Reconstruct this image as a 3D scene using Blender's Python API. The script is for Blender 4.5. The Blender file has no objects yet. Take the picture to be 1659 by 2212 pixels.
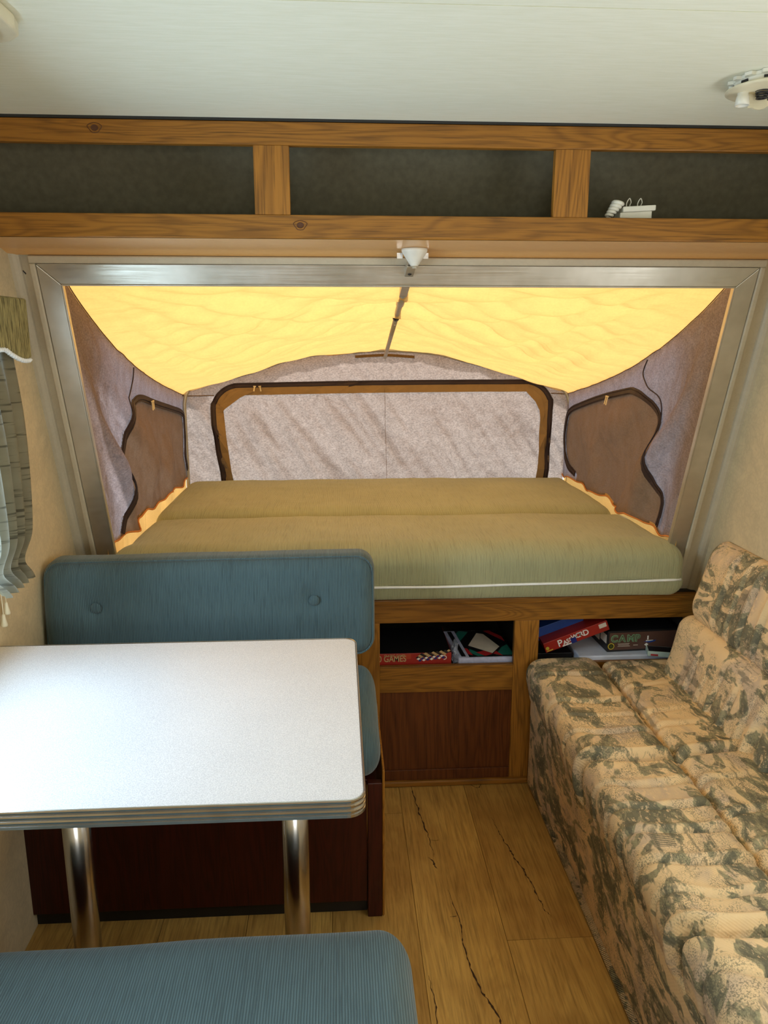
import bpy, math, random
from mathutils import Vector, Matrix, noise as mnoise
random.seed(7)
PI = math.pi
S = bpy.context.scene
C = S.collection

# ------------------------------------------------------------------ helpers
def tag(o, label=None, cat=None, group=None, kind=None):
    if label: o['label'] = label
    if cat: o['category'] = cat
    if group: o['group'] = group
    if kind: o['kind'] = kind
    return o

def thing(name, loc, label, cat, group=None):
    o = bpy.data.objects.new(name, None)
    o.empty_display_size = .05
    C.objects.link(o)
    o.location = loc
    return tag(o, label, cat, group)

def sm(me, on=True):
    for p in me.polygons: p.use_smooth = on

def mk(name, vf, mat, parent=None, smooth=False, loc=None):
    v, f = vf
    me = bpy.data.meshes.new(name)
    if loc is not None:
        L = Vector(loc)
        v = [Vector(p) - L for p in v]
    me.from_pydata([tuple(p) for p in v], [], f)
    me.update()
    if mat: me.materials.append(mat)
    if smooth: sm(me)
    o = bpy.data.objects.new(name, me)
    C.objects.link(o)
    if loc is not None: o.location = loc
    if parent is not None:
        o.parent = parent
        if parent.type == 'EMPTY':
            o.matrix_parent_inverse = (Matrix.Translation(parent.location) @ parent.rotation_euler.to_matrix().to_4x4()).inverted()
        else:
            o.matrix_parent_inverse = Matrix.Translation(-parent.location)
    return o

def struct(name, vf, mat, parent=None, smooth=False):
    return tag(mk(name, vf, mat, parent, smooth), kind='structure')

def bev(o, w=.002, seg=2, ang=40):
    m = o.modifiers.new('bevel', 'BEVEL'); m.width = w; m.segments = seg
    m.limit_method = 'ANGLE'; m.angle_limit = math.radians(ang)
    m.harden_normals = False
    return o

def join(*vfs):
    V, F = [], []
    for v, f in vfs:
        n = len(V); V += list(v); F += [tuple(i + n for i in q) for q in f]
    return V, F

def box(x0, x1, y0, y1, z0, z1, f=None):
    v = [(x, y, z) for z in (z0, z1) for y in (y0, y1) for x in (x0, x1)]
    q = [(0, 2, 3, 1), (4, 5, 7, 6), (0, 1, 5, 4), (2, 6, 7, 3), (0, 4, 6, 2), (1, 3, 7, 5)]
    if f: v = [f(*p) for p in v]
    return v, q

def xf(vf, m):
    return [m @ Vector(p) for p in vf[0]], vf[1]

def prism(poly, a, b, f):
    """poly: 2D outline, extruded between a and b; f(u,v,t)->point"""
    n = len(poly)
    v = [f(u, w, a) for u, w in poly] + [f(u, w, b) for u, w in poly]
    q = [(i, (i + 1) % n, n + (i + 1) % n, n + i) for i in range(n)]
    return v, q + [tuple(range(n - 1, -1, -1)), tuple(range(n, 2 * n))]

def axis(a, b, r, cell):
    L = b - a
    r = min(r, L / 2)
    k = max(3, int(r / cell) + 2) if r > 0 else 0
    e = [r * (1 - math.tan(PI / 4 * (1 - i / k))) for i in range(k)] if k else [0]
    n = max(1, int((L - 2 * r) / cell))
    mid = [r + (L - 2 * r) * i / n for i in range(n + 1)] if L - 2 * r > 1e-6 else [r]
    t = e + mid + [L - q for q in reversed(e)]
    return [a + q for q in t]

def rbox(x0, x1, y0, y1, z0, z1, r, cell=.02, disp=None):
    """box with rounded edges (r may differ per axis), fine enough to be shaped by disp"""
    if not isinstance(r, tuple): r = (r, r, r)
    A = [axis(x0, x1, r[0], cell), axis(y0, y1, r[1], cell), axis(z0, z1, r[2], cell)]
    lo, hi = (x0, y0, z0), (x1, y1, z1)
    r = tuple(min(r[k], (hi[k] - lo[k]) / 2) for k in range(3))
    N = [len(a) - 1 for a in A]
    idx, V, F = {}, [], []
    def vert(i, j, k):
        key = (i, j, k)
        if key in idx: return idx[key]
        p = [A[0][i], A[1][j], A[2][k]]
        inn = [min(max(p[m], lo[m] + r[m]), hi[m] - r[m]) for m in range(3)]
        d = Vector([(p[m] - inn[m]) / r[m] if r[m] > 1e-9 else 0 for m in range(3)])
        if d.length > 1e-9: d.normalize()
        q = [inn[m] + r[m] * d[m] for m in range(3)]
        if disp: q = disp(q[0], q[1], q[2], d)
        idx[key] = len(V); V.append(tuple(q)); return idx[key]
    for i in range(N[0]):
        for j in range(N[1]):
            F.append((vert(i, j, 0), vert(i, j + 1, 0), vert(i + 1, j + 1, 0), vert(i + 1, j, 0)))
            F.append((vert(i, j, N[2]), vert(i + 1, j, N[2]), vert(i + 1, j + 1, N[2]), vert(i, j + 1, N[2])))
    for i in range(N[0]):
        for k in range(N[2]):
            F.append((vert(i, 0, k), vert(i + 1, 0, k), vert(i + 1, 0, k + 1), vert(i, 0, k + 1)))
            F.append((vert(i, N[1], k), vert(i, N[1], k + 1), vert(i + 1, N[1], k + 1), vert(i + 1, N[1], k)))
    for j in range(N[1]):
        for k in range(N[2]):
            F.append((vert(0, j, k), vert(0, j, k + 1), vert(0, j + 1, k + 1), vert(0, j + 1, k)))
            F.append((vert(N[0], j, k), vert(N[0], j + 1, k), vert(N[0], j + 1, k + 1), vert(N[0], j, k + 1)))
    return V, F

def tube(pts, r, n=10, closed=False, cap=True):
    pts = [Vector(p) for p in pts]
    R = r if isinstance(r, (list, tuple)) else [r] * len(pts)
    V, F = [], []
    m = len(pts)
    up = None
    for i, p in enumerate(pts):
        a = pts[(i - 1) % m] if (closed or i) else p
        b = pts[(i + 1) % m] if (closed or i < m - 1) else p
        t = (b - a).normalized()
        if up is None:
            up = Vector((0, 0, 1)) if abs(t.z) < .9 else Vector((1, 0, 0))
        up = (up - t * up.dot(t)).normalized()
        s = t.cross(up)
        for k in range(n):
            an = 2 * PI * k / n
            V.append(p + (up * math.cos(an) + s * math.sin(an)) * R[i])
    for i in range(m if closed else m - 1):
        for k in range(n):
            a, b = i * n + k, i * n + (k + 1) % n
            c, d = ((i + 1) % m) * n + (k + 1) % n, ((i + 1) % m) * n + k
            F.append((a, b, c, d))
    if cap and not closed:
        F.append(tuple(range(n - 1, -1, -1))); F.append(tuple((m - 1) * n + k for k in range(n)))
    return V, F

def lathe(prof, c=(0, 0, 0), n=32, cap=True):
    V, F = [], []
    for r, z in prof:
        for k in range(n):
            a = 2 * PI * k / n
            V.append((c[0] + r * math.cos(a), c[1] + r * math.sin(a), c[2] + z))
    for i in range(len(prof) - 1):
        for k in range(n):
            F.append((i * n + k, i * n + (k + 1) % n, (i + 1) * n + (k + 1) % n, (i + 1) * n + k))
    if cap:
        F.append(tuple(range(n - 1, -1, -1))); F.append(tuple((len(prof) - 1) * n + k for k in range(n)))
    return V, F

def grid(nu, nv, f):
    V = [f(i / nu, j / nv) for j in range(nv + 1) for i in range(nu + 1)]
    F = [(j * (nu + 1) + i, j * (nu + 1) + i + 1, (j + 1) * (nu + 1) + i + 1, (j + 1) * (nu + 1) + i)
         for j in range(nv) for i in range(nu)]
    return V, F

def smooth_line(p, k=6, closed=False):
    """Catmull-Rom through the points"""
    n = len(p); out = []
    g = lambda i: Vector(p[i % n]) if closed else Vector(p[max(0, min(n - 1, i))])
    for i in range(n if closed else n - 1):
        a, b, c, d = g(i - 1), g(i), g(i + 1), g(i + 2)
        for j in range(k):
            t = j / k
            out.append(.5 * ((2 * b) + (c - a) * t + (2 * a - 5 * b + 4 * c - d) * t * t + (3 * b - a - 3 * c + d) * t ** 3))
    if not closed: out.append(g(n - 1))
    return out

def ribbon(p2, w, f, h=.003, side=0):
    """flat tape following a 2D path on a surface; f(u,v,off)->point; tape stands h proud"""
    V, F = [], []
    m = len(p2)
    for i in range(m):
        a, b = Vector(p2[max(0, i - 1)]), Vector(p2[min(m - 1, i + 1)])
        t = (b - a).normalized(); nrm = Vector((-t.y, t.x))
        p = Vector(p2[i])
        for s, o in ((-.5, 0), (-.5, h), (.5, h), (.5, 0)):
            q = p + nrm * w * (s + side)
            V.append(f(q.x, q.y, o))
    for i in range(m - 1):
        for k in range(4):
            a, b = i * 4 + k, i * 4 + (k + 1) % 4
            F.append((a, b, b + 4, a + 4))
    F.append((0, 1, 2, 3)); F.append(tuple((m - 1) * 4 + k for k in (3, 2, 1, 0)))
    return V, F

def lerp(t, pts):
    if t <= pts[0][0]: return pts[0][1]
    for (a, x), (b, y) in zip(pts, pts[1:]):
        if t <= b:
            k = (t - a) / (b - a); k = k * k * (3 - 2 * k) * .35 + k * .65
            return x + (y - x) * k
    return pts[-1][1]

def nz(x, y, z=0.): return mnoise.noise(Vector((x, y, z)))

def lettering(body, size, mat, parent, m, ext=.0006, name='lettering', sx=1., spacing=1., off=0.):
    cu = bpy.data.curves.new('t', 'FONT'); cu.body = body; cu.size = size; cu.extrude = ext
    cu.space_character = spacing; cu.offset = off
    o = bpy.data.objects.new('t', cu); C.objects.link(o)
    bpy.context.view_layer.update()
    dg = bpy.context.evaluated_depsgraph_get()
    me = bpy.data.meshes.new_from_object(o.evaluated_get(dg))
    v = [m @ Vector((p.co.x * sx, p.co.y, p.co.z)) for p in me.vertices]
    f = [tuple(p.vertices) for p in me.polygons]
    bpy.data.objects.remove(o); bpy.data.curves.remove(cu); bpy.data.meshes.remove(me)
    return mk(name, (v, f), mat, parent)

# ------------------------------------------------------------------ materials
def new_mat(name):
    m = bpy.data.materials.new(name); m.use_nodes = True
    nt = m.node_tree; b = nt.nodes['Principled BSDF']
    return m, nt, b, nt.nodes, nt.links

def lin(c):
    return tuple((x / 12.92 if x <= .04045 else ((x + .055) / 1.055) ** 2.4) for x in (q / 255 for q in c)) + (1,)

def coords(nt, scale=(1, 1, 1), rot=(0, 0, 0), src='Object'):
    t = nt.nodes.new('ShaderNodeTexCoord'); m = nt.nodes.new('ShaderNodeMapping')
    m.inputs['Scale'].default_value = scale; m.inputs['Rotation'].default_value = rot
    nt.links.new(t.outputs[src], m.inputs['Vector']); return m.outputs[0]

def noi(nt, vec, scale=5, detail=3, rough=.5, dist=0):
    n = nt.nodes.new('ShaderNodeTexNoise'); n.inputs['Scale'].default_value = scale
    n.inputs['Detail'].default_value = detail; n.inputs['Roughness'].default_value = rough
    n.inputs['Distortion'].default_value = dist
    nt.links.new(vec, n.inputs['Vector']); return n.outputs['Fac']

def ramp(nt, fac, stops, interp='LINEAR'):
    r = nt.nodes.new('ShaderNodeValToRGB'); r.color_ramp.interpolation = interp
    e = r.color_ramp.elements
    e[0].position, e[0].color = stops[0]; e[1].position, e[1].color = stops[-1]
    for p, c in stops[1:-1]:
        q = e.new(p); q.color = c
    nt.links.new(fac, r.inputs['Fac']); return r.outputs['Color']

def g(v): return (v, v, v, 1)

def mixc(nt, fac, a, b, mode='MIX'):
    m = nt.nodes.new('ShaderNodeMix'); m.data_type = 'RGBA'; m.blend_type = mode
    if isinstance(fac, (int, float)): m.inputs[0].default_value = fac
    else: nt.links.new(fac, m.inputs[0])
    for i, q in ((6, a), (7, b)):
        if isinstance(q, tuple): m.inputs[i].default_value = q
        else: nt.links.new(q, m.inputs[i])
    return m.outputs[2]

def mth(nt, op, a, b=0.):
    m = nt.nodes.new('ShaderNodeMath'); m.operation = op
    for i, q in ((0, a), (1, b)):
        if isinstance(q, (int, float)): m.inputs[i].default_value = q
        else: nt.links.new(q, m.inputs[i])
    return m.outputs[0]

def bump(nt, b, h, strength=.3, dist=.002, prev=None):
    n = nt.nodes.new('ShaderNodeBump'); n.inputs['Strength'].default_value = strength
    n.inputs['Distance'].default_value = dist
    nt.links.new(h, n.inputs['Height'])
    if prev is not None: nt.links.new(prev, n.inputs['Normal'])
    if b is not None: nt.links.new(n.outputs[0], b.inputs['Normal'])
    return n.outputs[0]

def plain(name, c, rough=.5, metal=0., spec=.5, noise_amt=.06, nscale=30):
    m, nt, b, N, L = new_mat(name)
    v = noi(nt, coords(nt), nscale, 3)
    lo = tuple(x * (1 - noise_amt) for x in c[:3]) + (1,); hi = tuple(min(1, x * (1 + noise_amt)) for x in c[:3]) + (1,)
    L.new(ramp(nt, v, [(.3, lo), (.7, hi)]), b.inputs['Base Color'])
    b.inputs['Roughness'].default_value = rough; b.inputs['Metallic'].default_value = metal
    b.inputs['Specular IOR Level'].default_value = spec
    return m

def wood(name, ax, light, dark, freq=1., rough=.42, seed=0., spec=.35):
    m, nt, b, N, L = new_mat(name)
    s = {'x': (1.0, 9, 9), 'y': (9, 1.0, 9), 'z': (9, 9, 1.0)}[ax]
    t = N.new('ShaderNodeTexCoord'); mp = N.new('ShaderNodeMapping')
    mp.inputs['Scale'].default_value = tuple(q * freq for q in s); mp.inputs['Location'].default_value = (seed, seed * 2, seed * 3)
    L.new(t.outputs['Object'], mp.inputs['Vector']); v = mp.outputs[0]
    n1 = noi(nt, v, 1.3, 2, .5, .6)
    w = mth(nt, 'SINE', mth(nt, 'MULTIPLY', n1, 95.))
    w = mth(nt, 'ADD', mth(nt, 'MULTIPLY', w, .5), .5)
    w = mth(nt, 'POWER', w, 1.6)
    n2 = noi(nt, v, 2.2, 3, .6)
    s3 = {'x': (5, 170, 170), 'y': (170, 5, 170), 'z': (170, 170, 5)}[ax]
    n3 = noi(nt, coords(nt, s3), 1.5, 3, .6)
    col = mixc(nt, mth(nt, 'MULTIPLY', w, .42), light, dark)
    col = mixc(nt, mth(nt, 'MULTIPLY', n2, .35), col, dark)
    pore = ramp(nt, n3, [(.33, g(.58)), (.5, g(1))])
    col = mixc(nt, 1., col, pore, 'MULTIPLY')
    L.new(col, b.inputs['Base Color'])
    b.inputs['Roughness'].default_value = rough; b.inputs['Specular IOR Level'].default_value = spec
    bump(nt, b, n3, .15, .0006)
    return m

def corduroy(name, base, period=.0042, dark=.6):
    m, nt, b, N, L = new_mat(name)
    v = coords(nt)
    w = N.new('ShaderNodeTexWave'); w.wave_type = 'BANDS'; w.bands_direction = 'X'; w.wave_profile = 'SIN'
    w.inputs['Scale'].default_value = 2 * PI / period / 20
    w.inputs['Distortion'].default_value = .8; w.inputs['Detail'].default_value = 2; w.inputs['Detail Scale'].default_value = .6
    L.new(v, w.inputs['Vector'])
    st = noi(nt, coords(nt, (330, 14, 14)), 1, 3, .6)
    big = noi(nt, v, 4, 3)
    fine = noi(nt, v, 420, 2)
    lo = tuple(q * dark for q in base[:3]) + (1,); hi = tuple(min(1, q * 1.22) for q in base[:3]) + (1,)
    col = ramp(nt, w.outputs['Fac'], [(0., lo), (.75, hi)])
    col = mixc(nt, mth(nt, 'MULTIPLY', ramp(nt, st, [(.5, g(0)), (.68, g(1))]), .6), col, lo)
    col = mixc(nt, .3, col, ramp(nt, big, [(.3, g(.3)), (.7, g(.7))]), 'SOFT_LIGHT')
    L.new(col, b.inputs['Base Color'])
    b.inputs['Roughness'].default_value = .92; b.inputs['Specular IOR Level'].default_value = .12
    b.inputs['Sheen Weight'].default_value = .25; b.inputs['Sheen Roughness'].default_value = .5
    p = bump(nt, None, w.outputs['Fac'], .45, .0012)
    p = bump(nt, None, st, .5, .0018, p)
    bump(nt, b, fine, .25, .0008, p)
    return m

def canvas(name, col, trans, tw, mottle=0., bumps=.4, slub=True, dark=.75, bscale=6, bmap=(1, 1, 1)):
    """woven cloth: part of the light scatters back, part passes through"""
    m, nt, b, N, L = new_mat(name)
    N.remove(b)
    out = N['Material Output']
    v = coords(nt)
    n = noi(nt, coords(nt, (1., 1, 1.7)), 120, 4, .75)
    n2 = noi(nt, v, 24, 3, .6)
    f = ramp(nt, n, [(.36, g(1 - mottle)), (.62, g(1))])
    c1 = mixc(nt, 1., tuple(col), f, 'MULTIPLY')
    c2 = mixc(nt, 1., tuple(trans), f, 'MULTIPLY')
    big = ramp(nt, n2, [(.3, g(dark)), (.7, g(1))])
    c2 = mixc(nt, 1., c2, big, 'MULTIPLY')
    d = N.new('ShaderNodeBsdfDiffuse'); t = N.new('ShaderNodeBsdfTranslucent'); mx = N.new('ShaderNodeMixShader')
    L.new(c1, d.inputs[0]); L.new(c2, t.inputs[0]); mx.inputs[0].default_value = tw
    wr = noi(nt, coords(nt, bmap), bscale, 3, .45, 1.2)
    bn = N.new('ShaderNodeBump'); bn.inputs['Strength'].default_value = bumps; bn.inputs['Distance'].default_value = .02
    L.new(wr, bn.inputs['Height'])
    L.new(bn.outputs[0], d.inputs['Normal']); L.new(bn.outputs[0], t.inputs['Normal'])
    L.new(d.outputs[0], mx.inputs[1]); L.new(t.outputs[0], mx.inputs[2]); L.new(mx.outputs[0], out.inputs[0])
    return m

M = {}
OAKL, OAKD = lin((162, 108, 36)), lin((90, 54, 12))
M['oak_x'] = wood('oak_x', 'x', OAKL, OAKD)
M['oak_x2'] = wood('oak_x2', 'x', OAKL, OAKD, seed=3.3)
M['oak_z'] = wood('oak_z', 'z', lin((176, 118, 42)), OAKD, seed=1.7)
M['oak_panel'] = wood('oak_panel', 'z', lin((112, 60, 22)), lin((62, 28, 9)), freq=.75, seed=5.1)
M['cherry'] = wood('cherry', 'z', lin((70, 24, 12)), lin((38, 12, 6)), freq=.8, seed=2.2)
M['cloth_teal'] = corduroy('cloth_teal', lin((78, 98, 102)))
M['cloth_bed'] = corduroy('cloth_bed', lin((160, 160, 124)), period=.0036, dark=.72)
M['roof_canvas'] = canvas('roof_canvas', lin((250, 206, 124)), lin((252, 196, 116)), .52, .08, .5, dark=.92, bscale=3.2, bmap=(.7, 2.6, 1))
M['end_canvas'] = canvas('end_canvas', lin((184, 158, 126)), lin((186, 174, 168)), .5, .45, .5, dark=.85, bscale=9)
M['side_canvas'] = canvas('side_canvas', lin((160, 130, 94)), lin((172, 164, 172)), .5, .35, 1., dark=.7, bscale=7)
M['flap_canvas'] = canvas('flap_canvas', lin((150, 118, 78)), lin((112, 96, 84)), .4, .18, .5, dark=.7, bscale=8)
M['zip'] = plain('zip', lin((52, 36, 34)), .7)
M['border'] = plain('border', lin((150, 120, 76)), .9)
M['zip_tape'] = plain('zip_tape', lin((120, 96, 62)), .85)
M['cream_metal'] = plain('cream_metal', lin((225, 205, 160)), .4, .2)
M['piping'] = plain('piping', lin((235, 238, 236)), .7)
M['orange_piping'] = plain('orange_piping', lin((205, 130, 60)), .8)
M['chrome'] = plain('chrome', lin((205, 205, 205)), .22, 1.)
M['steel'] = plain('steel', lin((180, 172, 152)), .4, .55)
M['black'] = plain('black', lin((28, 27, 26)), .5)
M['white_plastic'] = plain('white_plastic', lin((226, 224, 210)), .38)
M['cream_plastic'] = plain('cream_plastic', lin((222, 214, 184)), .4)
M['recess_shade'] = plain('recess_shade', lin((100, 95, 76)), .95, noise_amt=.14, nscale=60)  # darkened tone that carries the shade of the shelf recess

def aluminium():
    m, nt, b, N, L = new_mat('aluminium')
    n = noi(nt, coords(nt, (3, 3, 160)), 2, 3)
    n2 = noi(nt, coords(nt), 7, 3, .7)
    c = ramp(nt, n2, [(.3, lin((186, 182, 168))), (.7, lin((210, 206, 194)))])
    L.new(c, b.inputs['Base Color']); b.inputs['Metallic'].default_value = .85
    L.new(ramp(nt, n, [(.3, g(.30)), (.7, g(.42))]), b.inputs['Roughness'])
    return m
M['aluminium'] = aluminium()

def wallpaper(name, c, amt=.1):
    m, nt, b, N, L = new_mat(name)
    v = coords(nt)
    n = noi(nt, v, 9, 4, .6, 1.5)
    n2 = N.new('ShaderNodeTexVoronoi'); n2.feature = 'DISTANCE_TO_EDGE'; n2.inputs['Scale'].default_value = 34
    dn = N.new('ShaderNodeTexNoise'); dn.inputs['Scale'].default_value = 22; L.new(v, dn.inputs['Vector'])
    mxv = N.new('ShaderNodeMix'); mxv.data_type = 'VECTOR'; mxv.inputs[0].default_value = .12
    L.new(v, mxv.inputs[4]); L.new(dn.outputs['Color'], mxv.inputs[5]); L.new(mxv.outputs[1], n2.inputs['Vector'])
    lo = tuple(q * (1 - amt) for q in c[:3]) + (1,); hi = tuple(min(1, q * (1 + amt * .6)) for q in c[:3]) + (1,)
    col = ramp(nt, n, [(.32, lo), (.68, hi)])
    col = mixc(nt, .35, col, ramp(nt, n2.outputs['Distance'], [(0., lo), (.2, hi)]))
    L.new(col, b.inputs['Base Color']); b.inputs['Roughness'].default_value = .55
    bump(nt, b, n, .12, .002)
    return m
M['wallpaper'] = wallpaper('wallpaper', lin((208, 192, 154)), .15)
M['wall_trim'] = wallpaper('wall_trim', lin((188, 176, 150)), .08)

def ceiling_mat():
    m, nt, b, N, L = new_mat('ceiling_panel')
    n = noi(nt, coords(nt, (6, 60, 10)), 3, 4, .6)
    n2 = noi(nt, coords(nt), 300, 2)
    L.new(ramp(nt, n, [(.3, lin((232, 234, 212))), (.7, lin((240, 242, 224)))]), b.inputs['Base Color'])
    b.inputs['Roughness'].default_value = .6
    bump(nt, b, n2, .15, .0006)
    return m
M['ceiling'] = ceiling_mat()

def soffit_mat():
    m, nt, b, N, L = new_mat('soffit_vinyl')
    n = noi(nt, coords(nt, (30, 200, 10)), 2, 3)
    L.new(ramp(nt, n, [(.3, lin((222, 166, 96))), (.7, lin((232, 178, 108)))]), b.inputs['Base Color'])
    b.inputs['Roughness'].default_value = .3
    return m
M['soffit'] = soffit_mat()

def tabletop():
    m, nt, b, N, L = new_mat('laminate')
    n = noi(nt, coords(nt), 480, 3, .7)
    n2 = noi(nt, coords(nt), 6, 2)
    c = ramp(nt, n, [(.42, lin((192, 194, 198))), (.58, lin((226, 227, 228)))])
    L.new(mixc(nt, .25, c, ramp(nt, n2, [(.3, lin((200, 200, 200))), (.7, lin((220, 218, 216)))])), b.inputs['Base Color'])
    b.inputs['Roughness'].default_value = .33
    bump(nt, b, n, .1, .0004)
    return m
M['laminate'] = tabletop()

def floor_mat():
    m, nt, b, N, L = new_mat('plank')
    at = N.new('ShaderNodeAttribute'); at.attribute_name = 'tone'
    off = N.new('ShaderNodeVectorMath'); off.operation = 'MULTIPLY_ADD'
    tc = N.new('ShaderNodeTexCoord')
    L.new(at.outputs['Color'], off.inputs[0]); off.inputs[1].default_value = (7, 13, 5); L.new(tc.outputs['Object'], off.inputs[2])
    mp = N.new('ShaderNodeMapping'); mp.inputs['Scale'].default_value = (11, 1.5, 1); L.new(off.outputs[0], mp.inputs['Vector'])
    n = noi(nt, mp.outputs[0], 1.1, 4, .6, 1.2)
    w = mth(nt, 'ADD', mth(nt, 'MULTIPLY', mth(nt, 'SINE', mth(nt, 'MULTIPLY', n, 34.)), .5), .5)
    mp2 = N.new('ShaderNodeMapping'); mp2.inputs['Scale'].default_value = (120, 5, 1); L.new(off.outputs[0], mp2.inputs['Vector'])
    fine = noi(nt, mp2.outputs[0], 1.6, 4, .65)
    big = noi(nt, off.outputs[0], 3.2, 3, .6)
    c = mixc(nt, mth(nt, 'MULTIPLY', w, .3), lin((214, 172, 94)), lin((158, 114, 50)))
    c = mixc(nt, mth(nt, 'MULTIPLY', ramp(nt, big, [(.4, g(0)), (.75, g(1))]), .6), c, lin((138, 92, 42)))
    c = mixc(nt, 1., c, ramp(nt, fine, [(.3, g(.6)), (.55, g(1))]), 'MULTIPLY')
    tn = N.new('ShaderNodeSeparateColor'); L.new(at.outputs['Color'], tn.inputs[0])
    c = mixc(nt, mth(nt, 'MULTIPLY', tn.outputs[0], .32), c, lin((112, 70, 26)))
    L.new(c, b.inputs['Base Color']); b.inputs['Roughness'].default_value = .42
    b.inputs['Specular IOR Level'].default_value = .35
    bump(nt, b, fine, .2, .0006)
    return m
M['plank'] = floor_mat()

def sofa_mat():
    m, nt, b, N, L = new_mat('sofa_cloth')
    v = coords(nt)
    st = coords(nt, (1.25, .75, 1.1), (0, 0, .35))
    n = noi(nt, st, 11, 3, .55, .9)                                # leaf-like patches
    n2 = noi(nt, coords(nt, (1.3, 1, 1.2)), 6., 2, .5, .8)
    sp = noi(nt, v, 330, 2, .6)
    sp2 = noi(nt, coords(nt, (1, .4, .7)), 90, 4, .75)
    n4 = noi(nt, v, 13, 3, .6, 2.2)
    nb = noi(nt, v, 9.5, 3, .6, 1.)
    tan, tan2 = lin((234, 204, 156)), lin((206, 182, 152))
    gr, gr2 = lin((156, 150, 116)), lin((102, 100, 84))
    base = mixc(nt, ramp(nt, n2, [(.45, g(0)), (.6, g(1))]), tan, tan2)
    green = mixc(nt, ramp(nt, sp2, [(.42, g(0)), (.6, g(1))]), gr, gr2)
    mask = ramp(nt, n, [(.505, g(0)), (.525, g(1))])
    c = mixc(nt, mth(nt, 'MULTIPLY', mask, .88), base, green)
    # darker cores inside some patches, with a ragged edge
    core = ramp(nt, mth(nt, 'ADD', n, mth(nt, 'MULTIPLY', sp2, .16)), [(.655, g(0)), (.675, g(1))])
    c = mixc(nt, mth(nt, 'MULTIPLY', core, .7), c, gr2)
    # stipple where the weave breaks up
    s = mth(nt, 'MULTIPLY', ramp(nt, sp, [(.5, g(0)), (.56, g(1))]), ramp(nt, nb, [(.46, g(0)), (.56, g(1))]))
    c = mixc(nt, mth(nt, 'MULTIPLY', s, .62), c, gr2)
    s2 = mth(nt, 'MULTIPLY', ramp(nt, sp2, [(.52, g(0)), (.58, g(1))]), ramp(nt, n4, [(.46, g(0)), (.54, g(1))]))
    c = mixc(nt, mth(nt, 'MULTIPLY', s2, .75), c, lin((236, 206, 160)))
    # woven streaks
    sk = noi(nt, coords(nt, (60, 9, 30)), 1, 4, .7)
    s4 = mth(nt, 'MULTIPLY', ramp(nt, sk, [(.54, g(0)), (.6, g(1))]), ramp(nt, noi(nt, coords(nt, (1, 1, 1), (.3, .2, 1)), 7.5, 2, .5), [(.5, g(0)), (.56, g(1))]))
    c = mixc(nt, mth(nt, 'MULTIPLY', s4, .6), c, gr2)
    # thin swirls drawn between patches
    sw = mth(nt, 'SINE', mth(nt, 'MULTIPLY', n4, 90.))
    s3 = mth(nt, 'MULTIPLY', ramp(nt, sw, [(.8, g(0)), (.95, g(1))]), ramp(nt, noi(nt, v, 6, 2, .5), [(.56, g(0)), (.6, g(1))]))
    c = mixc(nt, mth(nt, 'MULTIPLY', s3, .55), c, gr2)
    # small woven hatched squares scattered over the cloth, part of its pattern
    sx = N.new('ShaderNodeSeparateXYZ'); L.new(v, sx.inputs[0])
    def cell(out, period, ph, w_):
        q = mth(nt, 'ABSOLUTE', mth(nt, 'SUBTRACT', mth(nt, 'FRACT', mth(nt, 'ADD', mth(nt, 'DIVIDE', out, period), ph)), .5))
        return mth(nt, 'LESS_THAN', q, w_ / period / 2)
    sq = mth(nt, 'MULTIPLY', cell(sx.outputs[0], .43, .5 - .667 / .43 + 3, .040), cell(sx.outputs[1], .572, .5 - 1.376 / .572 + 5, .042))
    hat = mth(nt, 'GREATER_THAN', mth(nt, 'SINE', mth(nt, 'MULTIPLY', sx.outputs[1], 1100.)), -.5)
    c = mixc(nt, mth(nt, 'MULTIPLY', mth(nt, 'MULTIPLY', sq, hat), .75), c, gr2)
    L.new(c, b.inputs['Base Color'])
    b.inputs['Roughness'].default_value = .9; b.inputs['Specular IOR Level'].default_value = .12
    w = N.new('ShaderNodeTexWave'); w.wave_type = 'BANDS'; w.bands_direction = 'DIAGONAL'
    w.inputs['Scale'].default_value = 2 * PI / .004 / 20; w.inputs['Distortion'].default_value = .6; L.new(v, w.inputs['Vector'])
    p = bump(nt, None, w.outputs['Fac'], .35, .0009)
    p = bump(nt, None, mask, .2, .001, p)
    bump(nt, b, noi(nt, v, 18, 4, .6), .3, .006, p)
    return m
M['sofa'] = sofa_mat()

def curtain_mat():
    m, nt, b, N, L = new_mat('curtain_cloth'); N.remove(b); out = N['Material Output']
    n = noi(nt, coords(nt, (8, 8, 130)), 1, 2, .5)
    n2 = noi(nt, coords(nt, (3, 3, 40)), 1, 2, .5)
    f = mth(nt, 'MULTIPLY', ramp(nt, n, [(.56, g(1)), (.66, g(.45))]), ramp(nt, n2, [(.3, g(.85)), (.7, g(1))]))
    c = mixc(nt, 1., lin((144, 136, 112)), f, 'MULTIPLY'); c2 = mixc(nt, 1., lin((168, 170, 158)), f, 'MULTIPLY')
    d = N.new('ShaderNodeBsdfDiffuse'); t = N.new('ShaderNodeBsdfTranslucent'); mx = N.new('ShaderNodeMixShader')
    L.new(c, d.inputs[0]); L.new(c2, t.inputs[0]); mx.inputs[0].default_value = .4
    L.new(d.outputs[0], mx.inputs[1]); L.new(t.outputs[0], mx.inputs[2]); L.new(mx.outputs[0], out.inputs[0])
    return m
M['curtain'] = curtain_mat()

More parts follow.
